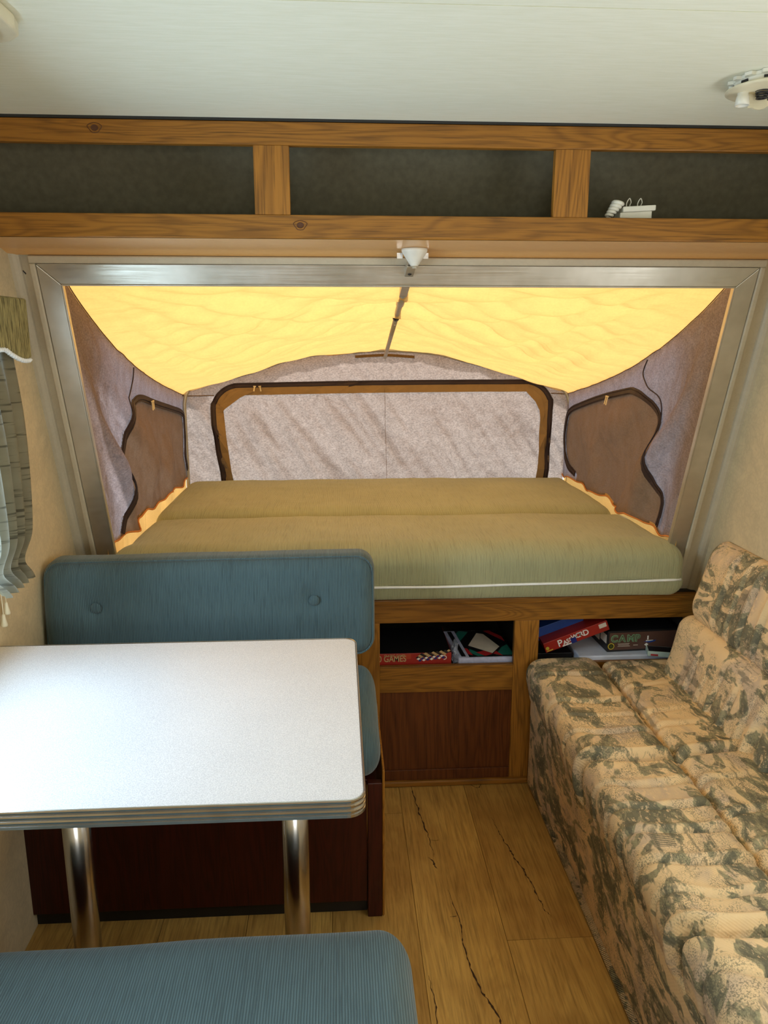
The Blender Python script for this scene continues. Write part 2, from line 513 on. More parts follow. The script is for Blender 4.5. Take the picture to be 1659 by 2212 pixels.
def chenille():
    m, nt, b, N, L = new_mat('valance_chenille')
    n = noi(nt, coords(nt, (240, 240, 22)), 1, 3, .7)
    L.new(ramp(nt, n, [(.35, lin((72, 66, 34))), (.65, lin((168, 158, 104)))]), b.inputs['Base Color'])
    b.inputs['Roughness'].default_value = .9
    bump(nt, b, n, .5, .0015)
    return m
M['chenille'] = chenille()

def glass_mat():
    m, nt, b, N, L = new_mat('window_glass'); N.remove(b); out = N['Material Output']
    t = N.new('ShaderNodeBsdfTransparent'); gl = N.new('ShaderNodeBsdfGlossy'); mx = N.new('ShaderNodeMixShader')
    gl.inputs['Roughness'].default_value = .02; mx.inputs[0].default_value = .06
    L.new(t.outputs[0], mx.inputs[1]); L.new(gl.outputs[0], mx.inputs[2]); L.new(mx.outputs[0], out.inputs[0])
    return m
M['glass'] = glass_mat()

# ------------------------------------------------------------------ dimensions
XL, XR, ZC, YB = -.803, 1.178, 1.957, -1.5
SL, CW = .333, 2.611                       # raked front wall: Y + SL*z = CW
NRM = Vector((0, -1, -SL)).normalized()    # towards the room
def W(x, z, o=0.):                         # a point on the front wall, o towards the room
    return Vector((x, CW - SL * z, z)) + NRM * o
def wbox(x0, x1, z0, z1, o0, o1):
    return box(x0, x1, o0, o1, z0, z1, lambda x, o, z: W(x, z, o))
OX0, OX1, OZ0, OZ1 = -.692, 1.055, .66, 1.634

# ------------------------------------------------------------------ floor
def build_floor():
    V, F, T = [], [], []
    w = .2225; x0 = .19 - 5 * w
    joints = {4: [-.2, 1.05, 2.20], 5: [-.6, .45, 1.15], 6: [-.9, .35, 1.648], 3: [.3, 1.5], 7: [.9, 2.0], 2: [.1, 1.9]}
    joints[5] = [-.6, .62]
    for i in range(-0, 10):
        xs = x0 + i * w; xe = xs + w
        xs, xe = max(xs, XL), min(xe, XR)
        if xe - xs < .01: continue
        js = [YB] + joints.get(i, [.2, 1.4]) + [2.95]
        for a, b_ in zip(js, js[1:]):
            gp = .0008
            r = random.random()
            n = len(V)
            bx = box(xs + gp, xe - gp, a + gp, b_ - gp, -.01, 0)
            V += bx[0]; F += [tuple(k + n for k in q) for q in bx[1]]; T += [(r, random.random(), random.random(), 1)] * 8
    n = len(V); bx = box(XL, XR, YB, 3.0, -.05, -.004); V += bx[0]; F += [tuple(k + n for k in q) for q in bx[1]]; T += [(1, 0, 0, 1)] * 8
    o = struct('floor', (V, F), M['plank'])
    a = o.data.color_attributes.new('tone', 'FLOAT_COLOR', 'POINT')
    for i, t in enumerate(T): a.data[i].color = t
    return o
floor = build_floor()
# checks and knots in the planks (dark splits that follow the grain)
M['crack'] = plain('crack', lin((58, 34, 12)), .8)
def crack(pts, w):
    pts = [Vector((p[0], p[1])) for p in smooth_line([(a, b_, 0) for a, b_ in pts], 14)]
    V, F = [], []
    m = len(pts)
    for i, p in enumerate(pts):
        t = (pts[min(m - 1, i + 1)] - pts[max(0, i - 1)]).normalized(); nr = Vector((-t.y, t.x))
        k = w * math.sin(PI * (i + .3) / (m + .3)) * (.15 + 2.2 * abs(nz(i * .9, p.y * 30))) * .8 + .0003
        p = p + nr * (.006 * nz(p.y * 38, p.x * 20) + .0025 * nz(p.y * 170, 3))
        for s in (-1, 1): V.append((p.x + nr.x * k * s, p.y + nr.y * k * s, .0004))
    for i in range(m - 1): F.append((2 * i, 2 * i + 1, 2 * i + 3, 2 * i + 2))
    return V, F
mk('crack', join(
    crack([(.232, 2.42), (.236, 2.30), (.247, 2.18), (.262, 2.06), (.268, 1.98)], .0022),
    crack([(.262, 2.06), (.280, 2.055), (.290, 2.06)], .0012),
    crack([(.286, 1.84), (.302, 1.72), (.300, 1.62), (.318, 1.50), (.345, 1.42), (.352, 1.34), (.372, 1.26), (.385, 1.16)], .003),
    crack([(.298, 1.74), (.28, 1.735)], .0014),
    crack([(.47, 2.16), (.482, 2.08), (.50, 1.98), (.515, 1.92), (.528, 1.84), (.535, 1.76), (.548, 1.72)], .0026),
    crack([(.43, 2.36), (.46, 2.33), (.49, 2.38)], .002),
    crack([(.56, 1.38), (.572, 1.30), (.592, 1.22)], .0022),
    crack([(.25, 1.98), (.262, 1.95), (.272, 1.93)], .004),
    crack([(.20, 1.55), (.205, 1.47), (.202, 1.40)], .0016),
), M['crack'], floor)

# ------------------------------------------------------------------ ceiling and walls
ceil = struct('ceiling', join(box(XL, XR, YB, 1.203, ZC, ZC + .04), box(XL, XR, 1.206, 2.2, ZC, ZC + .04),
                              box(XL, XR, 1.18, 1.22, ZC + .003, ZC + .035)), M['ceiling'])
def wall_with_hole(x0, x1, ya, yb, za, zb, y0, y1, z0, z1):
    return join(box(x0, x1, y0, ya, z0, z1), box(x0, x1, yb, y1, z0, z1), box(x0, x1, ya, yb, z0, za), box(x0, x1, ya, yb, zb, z1))
LW = (.80, 1.66, .93, 1.50)      # window in the left wall: y0,y1,z0,z1
RW = (.25, 1.25, 1.02, 1.55)  # unseen right window, added for more light on ceiling and sofa
struct('wall_left', wall_with_hole(XL - .04, XL, LW[0], LW[1], LW[2], LW[3], YB, 2.385, -.05, ZC + .04), M['wallpaper'])
struct('wall_right', wall_with_hole(XR, XR + .04, RW[0], RW[1], RW[2], RW[3], YB, 2.385, -.05, ZC + .04), M['wallpaper'])
BW = (-.45, .75, 1.0, 1.6)  # unseen rear window, added to brighten the ceiling
struct('wall_back', join(box(XL, BW[0], YB - .04, YB, -.05, ZC + .04), box(BW[1], XR, YB - .04, YB, -.05, ZC + .04),
                         box(BW[0], BW[1], YB - .04, YB, -.05, BW[2]), box(BW[0], BW[1], YB - .04, YB, BW[3], ZC + .04)), M['wallpaper'])
struct('wall_front', join(wbox(XL, XR, OZ1, ZC + .02, -.012, 0), wbox(XL, OX0, .66, OZ1, -.012, 0),
                          wbox(OX1, XR, .66, OZ1, -.012, 0)), M['wall_trim'])
def window(name, ax, x, y0, y1, z0, z1, dx):
    # frame bars stand inside the opening, pane in the middle
    def bx(a, b_, c, d, e0, e1):
        return box(min(e0, e1), max(e0, e1), a, b_, c, d) if ax == 'x' else box(a, b_, min(e0, e1), max(e0, e1), c, d)
    t = .025
    fr = join(bx(y0, y1, z0, z0 + t, x, x + dx), bx(y0, y1, z1 - t, z1, x, x + dx), bx(y0, y0 + t, z0 + t, z1 - t, x, x + dx),
              bx(y1 - t, y1, z0 + t, z1 - t, x, x + dx), bx((y0 + y1) / 2 - .01, (y0 + y1) / 2 + .01, z0 + t, z1 - t, x + dx * .3, x + dx * .8))
    o = struct(name, fr, M['aluminium'])
    mk('pane', bx(y0 + t, y1 - t, z0 + t, z1 - t, x + dx * .5, x + dx * .55), M['glass'], o)
    return o
window('window_1', 'x', XL, LW[0], LW[1], LW[2], LW[3], -.035)
window('added_window_2', 'x', XR, RW[0], RW[1], RW[2], RW[3], .035)
window('added_window_3', 'y', YB, BW[0], BW[1], BW[2], BW[3], -.035)

# aluminium frame round the bed opening, mitred at the corners
FO = .052
def wprism(poly, o0, o1): return prism(poly, o0, o1, lambda u, v, t: W(u, v, t))
tl = [(OX0 - FO, OZ1 + FO * .92), (OX0, OZ1), (OX1, OZ1), (OX1 + FO, OZ1 + FO * .92)]
bev(struct('trim_1', join(wprism(tl, .0, .012), wbox(OX0, OX1, OZ1 - .004, OZ1, -.004, .0125)), M['aluminium']), .0015)
bev(struct('trim_2', join(wprism([(OX0 - FO, .66), (OX0, .66), (OX0, OZ1 - .0015), (OX0 - FO, OZ1 + FO * .92 - .0015)], .0, .011),
                          wbox(OX0, OX0 + .004, .66, OZ1 - .002, -.004, .012)), M['aluminium']), .0015)
bev(struct('trim_3', join(wprism([(OX1 + FO, .66), (OX1 + FO, OZ1 + FO * .92 - .0015), (OX1, OZ1 - .0015), (OX1, .66)], .0, .011),
                          wbox(OX1 - .004, OX1, .66, OZ1 - .002, -.004, .012)), M['aluminium']), .0015)
# wallpaper-covered moulding round the frame and the corner beads
zt = OZ1 + FO * .92
bev(struct('trim_4', join(wbox(OX0 - FO - .016, OX1 + FO + .016, zt + .001, zt + .019, 0, .016),
                          wbox(OX0 - FO - .016, OX0 - FO - .001, .66, zt + .001, 0, .016),
                          wbox(OX1 + FO + .001, OX1 + FO + .016, .66, zt + .001, 0, .016)), M['wall_trim']), .004, 3)
def bead(x, s):
    P = [(0, 0), (.0, .018)] + [(.022 * math.sin(a) + .0, .018 * math.cos(a)) for a in (PI / 8, PI / 4, 3 * PI / 8)] + [(.022, 0)]
    return prism([(x + s * u, v) for u, v in P], .66, 1.72, lambda u, v, t: W(u, t, v))
struct('trim_5', bead(XL, 1), M['wall_trim'], smooth=False)
struct('trim_6', bead(XR, -1), M['wall_trim'], smooth=False)
# small scratches and pin marks beside the frame
M['mark'] = plain('mark', lin((40, 34, 30)), .8)
wf = bpy.data.objects['wall_front']
def mark(pts, w):
    P = [W(x, z, .0172 if abs(z - (zt + .01)) < .012 else .0015) for x, z in pts]
    return tube(P, w, 5)
mk('mark', join(mark([(-.786, 1.668), (-.781, 1.662), (-.776, 1.655), (-.778, 1.659)], .0015)), M['mark'], wf)

# ------------------------------------------------------------------ overhead shelf
oh = thing('overhead_shelf', (.19, 1.9, 1.70), 'long open oak-framed shelf under the ceiling above the bed opening', 'shelf')
YF = 1.80
bev(mk('top_rail', box(XL, XR, YF, YF + .02, 1.904, 1.951), M['oak_x'], oh), .002)
bev(mk('bottom_rail', box(XL, XR, YF, YF + .02, 1.713, 1.763), M['oak_x2'], oh), .002)
bev(mk('stile', box(-.176, -.099, YF + .0005, YF + .0195, 1.763, 1.904), M['oak_z'], oh), .0012)
bev(mk('stile', box(.486, .565, YF + .0005, YF + .0195, 1.763, 1.904), M['oak_z'], oh), .0012)
mk('shaded_back_panel', join(wbox(XL, XR, 1.712, 1.953, .002, .006)), M['recess_shade'], oh)  # dark sheet over the wall vinyl, recess shade put into its colour
mk('shelf_board', box(XL, XR, YF + .02, 2.035, 1.752, 1.762), M['recess_shade'], oh)
sof = []
def soff(u, v):
    y = YF + .004 + (2.031 - YF) * v
    return (XL + (XR - XL) * u, y, 1.7125 - .004 * v - (.010 * max(0, v - .8) / .2) ** 1)
V, F = grid(40, 16, soff); n = len(V)
V2, F2 = grid(40, 16, lambda u, v: (soff(u, v)[0], soff(u, v)[1], 1.752 if v else 1.7128))
mk('underside', join((V, F), ([(a, b_, c + .02) for a, b_, c in V], F)), M['soffit'], oh, smooth=True)
struct('trim_7', box(XL, XR, YF - .001, YF + .02, 1.9515, ZC), M['black'])
# knots in the rails
M['knot'] = plain('knot', lin((84, 46, 16)), .6)
for nm, x, z in (('top_rail', -.507, 1.933), ('bottom_rail', -.078, 1.741)):
    r = [q for q in oh.children if q.name.split('.')[0] == nm][0]
    P = [(x + .014 * math.cos(a) * (1 + .2 * math.sin(3 * a)), YF - .0004, z + .010 * math.sin(a)) for a in [i * PI / 8 for i in range(16)]]
    Q = [(x + .007 * math.cos(a), YF - .0005, z + .0055 * math.sin(a)) for a in [i * PI / 8 for i in range(16)]]
    mk('knot', join(tube(P, .0008, 5, True), tube(Q, .0009, 5, True), (Q, [tuple(range(15, -1, -1))])), M['knot'], r)

# white corded device lying on the shelf
dv = thing('corded_device', (.69, 1.85, 1.762), 'white plastic device with thick coiled cord and wire loops on the overhead shelf', 'electrical device')
def tilt(a, b_, c): return (a, b_, c + (a - .66) * .06)
bev(mk('housing', join(box(.655, .731, 1.825, 1.875, 1.779, 1.791, tilt), box(.650, .724, 1.829, 1.870, 1.763, 1.779, lambda a, b_, c: tilt(a, b_, c) if c > 1.77 else (a, b_, c))), M['white_plastic'], dv), .002)
hx = []
for i in range(111):
    t = i / 110; a = t * 2 * PI * 5.3
    cx, cz = .622 + .024 * t, 1.768 + .034 * t; rr = .006 + .0045 * t
    hx.append((cx + rr * math.cos(a) * .9, 1.832 + rr * math.sin(a), cz - rr * math.cos(a) * .35))
mk('coiled_cord', tube(hx, [.0030 + .0020 * (i / 110) for i in range(111)], 8), M['white_plastic'], dv, smooth=True)
for xa in (.668, .694):
    mk('wire_loop', tube(smooth_line([(xa, 1.84, 1.787), (xa - .001, 1.84, 1.800), (xa + .006, 1.842, 1.811), (xa + .011, 1.845, 1.803), (xa + .009, 1.846, 1.796), (xa + .013, 1.847, 1.787)], 6), .0011, 6), M['white_plastic'], dv, smooth=True)

# ------------------------------------------------------------------ bed cabinet
YC = 2.354
cab = thing('bed_cabinet', (.4, 2.36, 0), 'oak cabinet under the bunk with two open cubbies and a lower panel', 'cabinet')
bev(mk('top_rail', box(XL, XR, YC, YC + .02, .592, .654), M['oak_x'], cab), .0015)
bev(mk('nosing', box(XL, XR, YC - .012, YC + .06, .656, .676), M['oak_x2'], cab), .004, 3)
bev(mk('stile', box(.05, .126, YC + .0005, YC + .0195, .02, .592), M['oak_z'], cab), .001)
bev(mk('stile', box(.571, .653, YC + .0005, YC + .0195, .02, .592), M['oak_z'], cab), .001)
bev(mk('stile', box(1.145, XR, YC + .0005, YC + .0195, .02, .592), M['oak_z'], cab), .001)
bev(mk('middle_rail', box(.126, .571, YC + .001, YC + .019, .346, .438), M['oak_x2'], cab), .001)
bev(mk('middle_rail', box(.653, 1.145, YC + .001, YC + .019, .346, .438), M['oak_x2'], cab), .001)
mk('lower_panel', join(box(.126, .571, YC + .009, YC + .014, .055, .346), box(.653, 1.145, YC + .009, YC + .014, .055, .346)), M['oak_panel'], cab)
bev(mk('bottom_rail', box(.126, 1.145, YC + .001, YC + .019, .02, .058), M['oak_panel'], cab), .001)
bev(mk('base_moulding', box(.10, XR, YC - .012, YC + .004, 0.0005, .022), M['oak_x'], cab), .006, 3)
mk('shelf_board', box(XL, XR, YC + .02, 2.95, .405, .416), M['recess_shade'], cab)
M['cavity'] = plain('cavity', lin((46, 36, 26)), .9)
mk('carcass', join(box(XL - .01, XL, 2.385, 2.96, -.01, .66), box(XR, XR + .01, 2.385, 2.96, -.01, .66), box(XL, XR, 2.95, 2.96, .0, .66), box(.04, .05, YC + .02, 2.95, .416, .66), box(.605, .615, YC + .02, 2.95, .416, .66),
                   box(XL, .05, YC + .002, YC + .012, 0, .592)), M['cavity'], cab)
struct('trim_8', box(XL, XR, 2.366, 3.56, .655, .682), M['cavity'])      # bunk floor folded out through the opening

# ------------------------------------------------------------------ games in the cubbies
def card(name, c, rough=.45): return plain(name, lin(c), rough)
M['red_card'] = card('red_card', (158, 34, 20)); M['dkred'] = card('dkred', (120, 30, 20)); M['blue_card'] = card('blue_card', (30, 70, 150))
M['black_card'] = card('black_card', (30, 28, 28)); M['brown_card'] = card('brown_card', (96, 66, 54)); M['paper'] = card('paper', (222, 226, 240))
M['ink_white'] = card('ink_white', (236, 232, 222)); M['ink_green'] = card('ink_green', (120, 168, 124)); M['ink_gold'] = card('ink_gold', (206, 182, 60))
M['ink_tan'] = card('ink_tan', (190, 160, 110)); M['ink_navy'] = card('ink_navy', (24, 36, 110)); M['ink_red'] = card('ink_red', (176, 40, 44))
M['ink_black'] = card('ink_black', (20, 20, 22)); M['ink_beige'] = card('ink_beige', (214, 200, 182)); M['teal_card'] = card('teal_card', (36, 110, 96))

def upright(x, y, z, rz=0., ry=0.):
    """lettering plane: local x -> world x, local y -> world z, facing the camera"""
    return Matrix.Translation((x, y, z)) @ Matrix.Rotation(rz, 4, 'Z') @ Matrix.Rotation(-ry, 4, 'Y') @ Matrix.Rotation(PI / 2, 4, 'X')

gb = thing('board_game_box', (.22, 2.5, .416), 'dark red box lettered 100 games with board pictures in the cubby beside the bench', 'game box', 'games in the bed cabinet')
bev(mk('lid', box(.06, .368, 2.386, 2.62, .417, .472), M['red_card'], gb), .0015)
lid = gb.children[0]
mk('lid_top', box(.062, .366, 2.388, 2.618, .4722, .4728), M['black_card'], gb)
lettering('100 GAMES', .030, M['ink_tan'], gb, upright(.098, 2.3855, .4440), sx=.80, off=.0004)
lettering('CLASSIC GAMES', .011, M['ink_tan'], gb, upright(.142, 2.3855, .4615), sx=.9)
mk('red_band', box(.20, .232, 2.3852, 2.386, .452, .469), card('brick', (170, 60, 30)), gb)
def checks(x, z, n, m_, s, sk, y=2.3848):
    A, B = [], []
    for i in range(n):
        for j in range(m_):
            x0 = x + i * s + j * s * sk; z0 = z + j * s * .45 + i * s * .12
            q = ([(x0, y, z0), (x0 + s * .5, y, z0 - s * .28), (x0 + s, y, z0 + s * .12), (x0 + s * .5, y, z0 + s * .40)], [(0, 1, 2, 3)])
            (A if (i + j) % 2 else B).append(q)
    return join(*A), join(*B)
a, b_ = checks(.248, .456, 8, 3, .013, .5); mk('board_picture', a, M['ink_tan'], gb); mk('board_picture', b_, M['ink_black'], gb)
a, b_ = checks(.256, .4455, 7, 2, .013, -.4, 2.3846); mk('board_picture', a, M['ink_white'], gb); mk('board_picture', b_, M['ink_navy'], gb)
mk('ring_picture', tube([(.342 + .009 * math.cos(t), 2.3845, .455 + .007 * math.sin(t)) for t in [i * PI / 10 - PI / 2 for i in range(13)]], .0013, 6), M['ink_white'], gb)

def plastic_mat(name, c, rough=.25, al=.5):
    m, nt, b, N, L = new_mat(name)
    b.inputs['Base Color'].default_value = c; b.inputs['Roughness'].default_value = rough
    n = noi(nt, coords(nt), 60, 2); L.new(ramp(nt, n, [(.3, g(al - .1)), (.7, g(al + .1))]), b.inputs['Alpha'])
    return m
M['clear_film'] = plastic_mat('clear_film', lin((170, 180, 200)), .12, .4)
M['clear_tub'] = plastic_mat('clear_tub', lin((196, 198, 226)), .3, .85)
def bagf(x, y, z, d):
    k = .012
    return (x + k * nz(x * 60, y * 60, z * 60), y + k * nz(y * 50 + 9, z * 70, x * 50), z + k * .8 * nz(z * 60, x * 60 + 4, y * 50))
o = mk('plastic_bag', rbox(.376, .396, 2.392, 2.43, .428, .505, .009, .006, bagf), M['clear_film'], smooth=False, loc=(.4, 2.45, .43))
tag(o, 'crumpled clear plastic bag between the red game box and the patchwork-topped case', 'plastic bag')
tb = thing('card_case', (.49, 2.48, .418), 'clear plastic case with a red, green and beige patchwork design on its lid', 'plastic case')
bev(mk('tub', box(.392, .590, 2.385, 2.575, .418, .450, lambda a, b_, c: (a - (b_ - 2.385) * .16, b_, c + ((b_ - 2.385) * .13 if c > .43 else 0))), M['clear_tub'], tb), .006, 3)
def ctop(u, v): return (.430 + .155 * u - .026 * v, 2.392 + .176 * v, .4512 + .0232 * v)
def patch(pl, z): return [(ctop(u, v)[0], ctop(u, v)[1], ctop(u, v)[2] + z) for u, v in pl], [tuple(range(len(pl)))]
mk('lid_design', patch([(0, 0), (1, 0), (1, 1), (0, 1)], 0), M['ink_black'], tb)
mk('beige_patch', patch([(.12, .42), (.55, .12), (.80, .36), (.62, .86), (.48, .9)], .0006), M['ink_beige'], tb)
for pl in ([(.36, .02), (.55, .10), (.40, .22), (.20, .16)], [(.66, .98), (1, .55), (1, .75), (.8, 1)], [(0, .1), (.1, .06), (.06, .3), (0, .34)], [(.56, .1), (.75, .02), (.66, .2)]):
    mk('red_patch', patch(pl, .0007), M['ink_red'], tb)
for pl in ([(.6, .06), (1, .04), (1, .44), (.84, .34)], [(.1, .3), (.36, .04), (.2, .02), (.06, .16)], [(0, .6), (.3, .95), (.1, 1), (0, .9)]):
    mk('green_patch', patch(pl, .0005), M['teal_card'], tb)
mk('black_strip', box(.404, .418, 2.395, 2.56, .0012, .0026, lambda a, b_, c: (a - (b_ - 2.395) * .16, b_, .4512 + (b_ - 2.392) * .132 + c)), M['ink_black'], tb)

# right cubby
pp = thing('paper_stack', (.95, 2.5, .416), 'white stack of papers lying under the brown camp game box', 'papers')
bev(mk('sheets', rbox(.80, 1.13, 2.375, 2.64, .417, .4515, .006, .05), M['paper'], pp), .001)
cb = thing('camp_game_box', (1.0, 2.5, .452), 'brown and black game box reading camp, standing on the white papers', 'game box', 'games in the bed cabinet')
RC = Matrix.Translation((.905, 2.402, 0)) @ Matrix.Rotation(.06, 4, 'Z')
bev(mk('box_body', xf(box(0, .25, 0, .19, .4525, .527), RC), M['black_card'], cb), .0015)
mk('front_label', xf(box(.006, .245, -.0006, 0, .459, .521), RC), M['brown_card'], cb)
mk('side_picture', xf(join(box(-.0006, 0, .01, .06, .48, .51), box(-.0006, 0, .07, .12, .47, .50), box(-.0006, 0, .13, .17, .485, .515)), RC), M['ink_beige'], cb)
RL = RC @ Matrix.Translation((0, -.0012, 0)) @ Matrix.Rotation(PI / 2, 4, 'X')
for i, ch in enumerate('CAMP'):
    xx = .011 + i * .0285
    lettering(ch, .034, M['ink_green'], cb, RL @ Matrix.Translation((xx, .4885, 0)), off=.0016, name='lettering')
    lettering(ch, .034, M['brown_card'], cb, RL @ Matrix.Translation((xx, .4885, .0008)), name='letter_inline', off=-.0006)
mk('seal', xf(lathe([(.0115, 0), (.0115, .0008)], n=24), RL @ Matrix.Translation((.0125, .4735, -.0002))), M['ink_gold'], cb)
mk('seal_centre', xf(lathe([(.0085, 0), (.0085, .0006)], n=24), RL @ Matrix.Translation((.0125, .4735, .0004))), M['ink_black'], cb)
mk('seal_text', xf(lathe([(.0065, 0), (.0065, .0005)], n=6), RL @ Matrix.Translation((.0125, .4735, .0008))), card('seal_green', (70, 78, 30)), cb)
mk('small_print', xf(join(box(.036, .078, -.0012, -.0004, .480, .4815), box(.038, .076, -.0012, -.0004, .4755, .477), box(.036, .080, -.0012, -.0004, .471, .4725), box(.092, .108, -.0012, -.0004, .473, .475)), RC), M['ink_beige'], cb)
mk('camping_picture', xf(join(box(.136, .162, -.0012, -.0004, .486, .490), box(.140, .145, -.0014, -.0004, .492, .506), prism([(.131, .474), (.138, .469), (.146, .475), (.139, .480)], -.0014, -.0004, lambda u, v, t: (u, t, v))), RC), M['ink_white'], cb)
mk('canoe_picture', xf(prism([(.128, .485), (.150, .481), (.168, .485), (.172, .490), (.150, .487)], -.0016, -.0006, lambda u, v, t: (u, t, v)), RC), M['blue_card'], cb)

pb = thing('password_game_box', (.79, 2.42, .452), 'slanted red game box with white lettering and a blue tab in the right cubby', 'game box', 'games in the bed cabinet')
RP = Matrix.Translation((.692, 2.392, .4585)) @ Matrix.Rotation(-math.radians(20.5), 4, 'Y')
bev(mk('box_body', xf(box(0, .228, 0, .17, 0, .036), RP), M['red_card'], pb), .0015)
RQ = RP @ Matrix.Translation((0, -.0008, 0)) @ Matrix.Rotation(PI / 2, 4, 'X')
xx = .046
for i, ch in enumerate('PASSWORD'):
    sz = (.034, .022, .020, .018, .022, .024, .024, .028)[i]; ad = (.019, .0135, .010, .009, .0155, .014, .0135, .015)[i]
    dz = (.006, .006, .009, .012, .0145, .014, .014, .012)[i]
    lettering(ch, sz, M['ink_white'], pb, RQ @ Matrix.Translation((xx, dz, .0003)), off=.0004); xx += ad * .97
mk('blue_tab', xf(box(.092, .111, -.0022, -.0004, .001, .020), RP), M['ink_navy'], pb)
mk('price_sticker', xf(box(.196, .222, -.0012, -.0002, .016, .031), RP), M['ink_beige'], pb)
mk('bar_sticker', xf(box(.060, .092, -.0012, -.0002, .0015, .0055), RP), M['ink_white'], pb)
mk('gold_seal', xf(lathe([(.006, 0), (.006, .0006)], n=20), RQ @ Matrix.Translation((.009, .015, .0002))), M['ink_gold'], pb)
mk('gold_mark', xf(box(.004, .026, -.0012, -.0002, .0035, .0065), RP), M['ink_gold'], pb)
bb = mk('game_box', xf(box(0, .17, 0, .12, 0, .045), Matrix.Translation((.680, 2.452, .478)) @ Matrix.Rotation(-math.radians(20), 4, 'Y')), M['blue_card'], loc=(.76, 2.5, .5))
bev(tag(bb, 'blue box lying behind the slanted red word game box', 'game box', 'games in the bed cabinet'), .0015)
ub = mk('game_box', box(.668, .79, 2.42, 2.56, .417, .446), M['black_card'], loc=(.73, 2.49, .417))
bev(tag(ub, 'dark box at the bottom of the right cubby under the slanted red box', 'game box', 'games in the bed cabinet'), .0015)
sb = thing('small_box', (1.06, 2.38, .4515), 'small flat pale box with red print lying on the white papers beside the sofa', 'box')
bev(mk('box_body', xf(box(0, .09, 0, .05, 0, .018), Matrix.Translation((1.030, 2.362, .4520)) @ Matrix.Rotation(-.25, 4, 'Z')), card('pale_green', (190, 205, 190)), sb), .001)
mk('red_print', xf(box(.010, .034, -.0006, 0, .003, .009), Matrix.Translation((1.030, 2.362, .4520)) @ Matrix.Rotation(-.25, 4, 'Z')), M['ink_red'], sb)
mk('lid_picture', xf(box(.004, .086, .004, .046, .018, .0186), Matrix.Translation((1.030, 2.362, .4520)) @ Matrix.Rotation(-.25, 4, 'Z')), M['ink_black'], sb)

# ------------------------------------------------------------------ mattresses
def mat_disp(y0, y1, flare, seed):
    def f(x, y, z, d):
        top = max(0., d[2]) if d else 0
        # narrower where it passes through the opening, squeezed corners
        xc = .19; 
        t = (y - y0) / (y1 - y0)
        w = 1.0
        if flare and y < 2.42: w = 1.0 + .055 * max(0, (2.40 - y) / .13)
        x = xc + (x - xc) * w
        crown = .014 * math.sin(PI * min(max(t, 0), 1)) * (1 - ((x - xc) / .9) ** 4 if abs(x - xc) < .9 else 0)
        z += max(0, (z - .72) / .14) * (crown + .004 * nz(x * 4 + seed, y * 5) + .002 * nz(x * 14, y * 16 + seed))
        if z < .765 and y < y0 + .06: y = y0 + (y - y0) * (.25 + .75 * max(0, (z - .735) / .03))
        if y < y0 + .1: y += .006 * nz(x * 5, z * 9 + seed)
        return (x, y, z)
    return f
mt = thing('mattress', (.19, 2.5, .70), 'green ribbed bed cushion with white piping, front one of the two on the bunk', 'mattress', 'bed cushions on the bunk')
mk('cushion', rbox(-.682, 1.066, 2.268, 2.775, .692, .866, (.05, .09, .06), .018, mat_disp(2.268, 2.775, True, 1.)), M['cloth_bed'], mt, smooth=True)
pp_ = []
for i in range(61):
    x = -.60 + 1.64 * i / 60
    yy = 2.268 + (0 if x < 1.0 else (x - 1.0) ** 2 * 1.6)
    pp_.append((.19 + (x - .19) * 1.045, yy - .001 + .004 * nz(x * 5, 1), .7425 + .012 * max(0, (x - .3)) + .002 * nz(x * 3, 5)))
mk('piping', tube(pp_, .0042, 8), M['piping'], mt, smooth=True)
mk('seam', tube([(a, b_ + .001, c + .009) for a, b_, c in pp_], .0018, 6), M['cloth_bed'], mt, smooth=True)
mt2 = mk('mattress', rbox(-.690, 1.054, 2.778, 3.52, .700, .868, (.055, .09, .055), .02, mat_disp(2.778, 3.52, False, 5.)), M['cloth_bed'], smooth=True, loc=(.19, 3.1, .70))
tag(mt2, 'green ribbed bed cushion lying farther out, against the grey canvas end wall', 'mattress', 'bed cushions on the bunk')

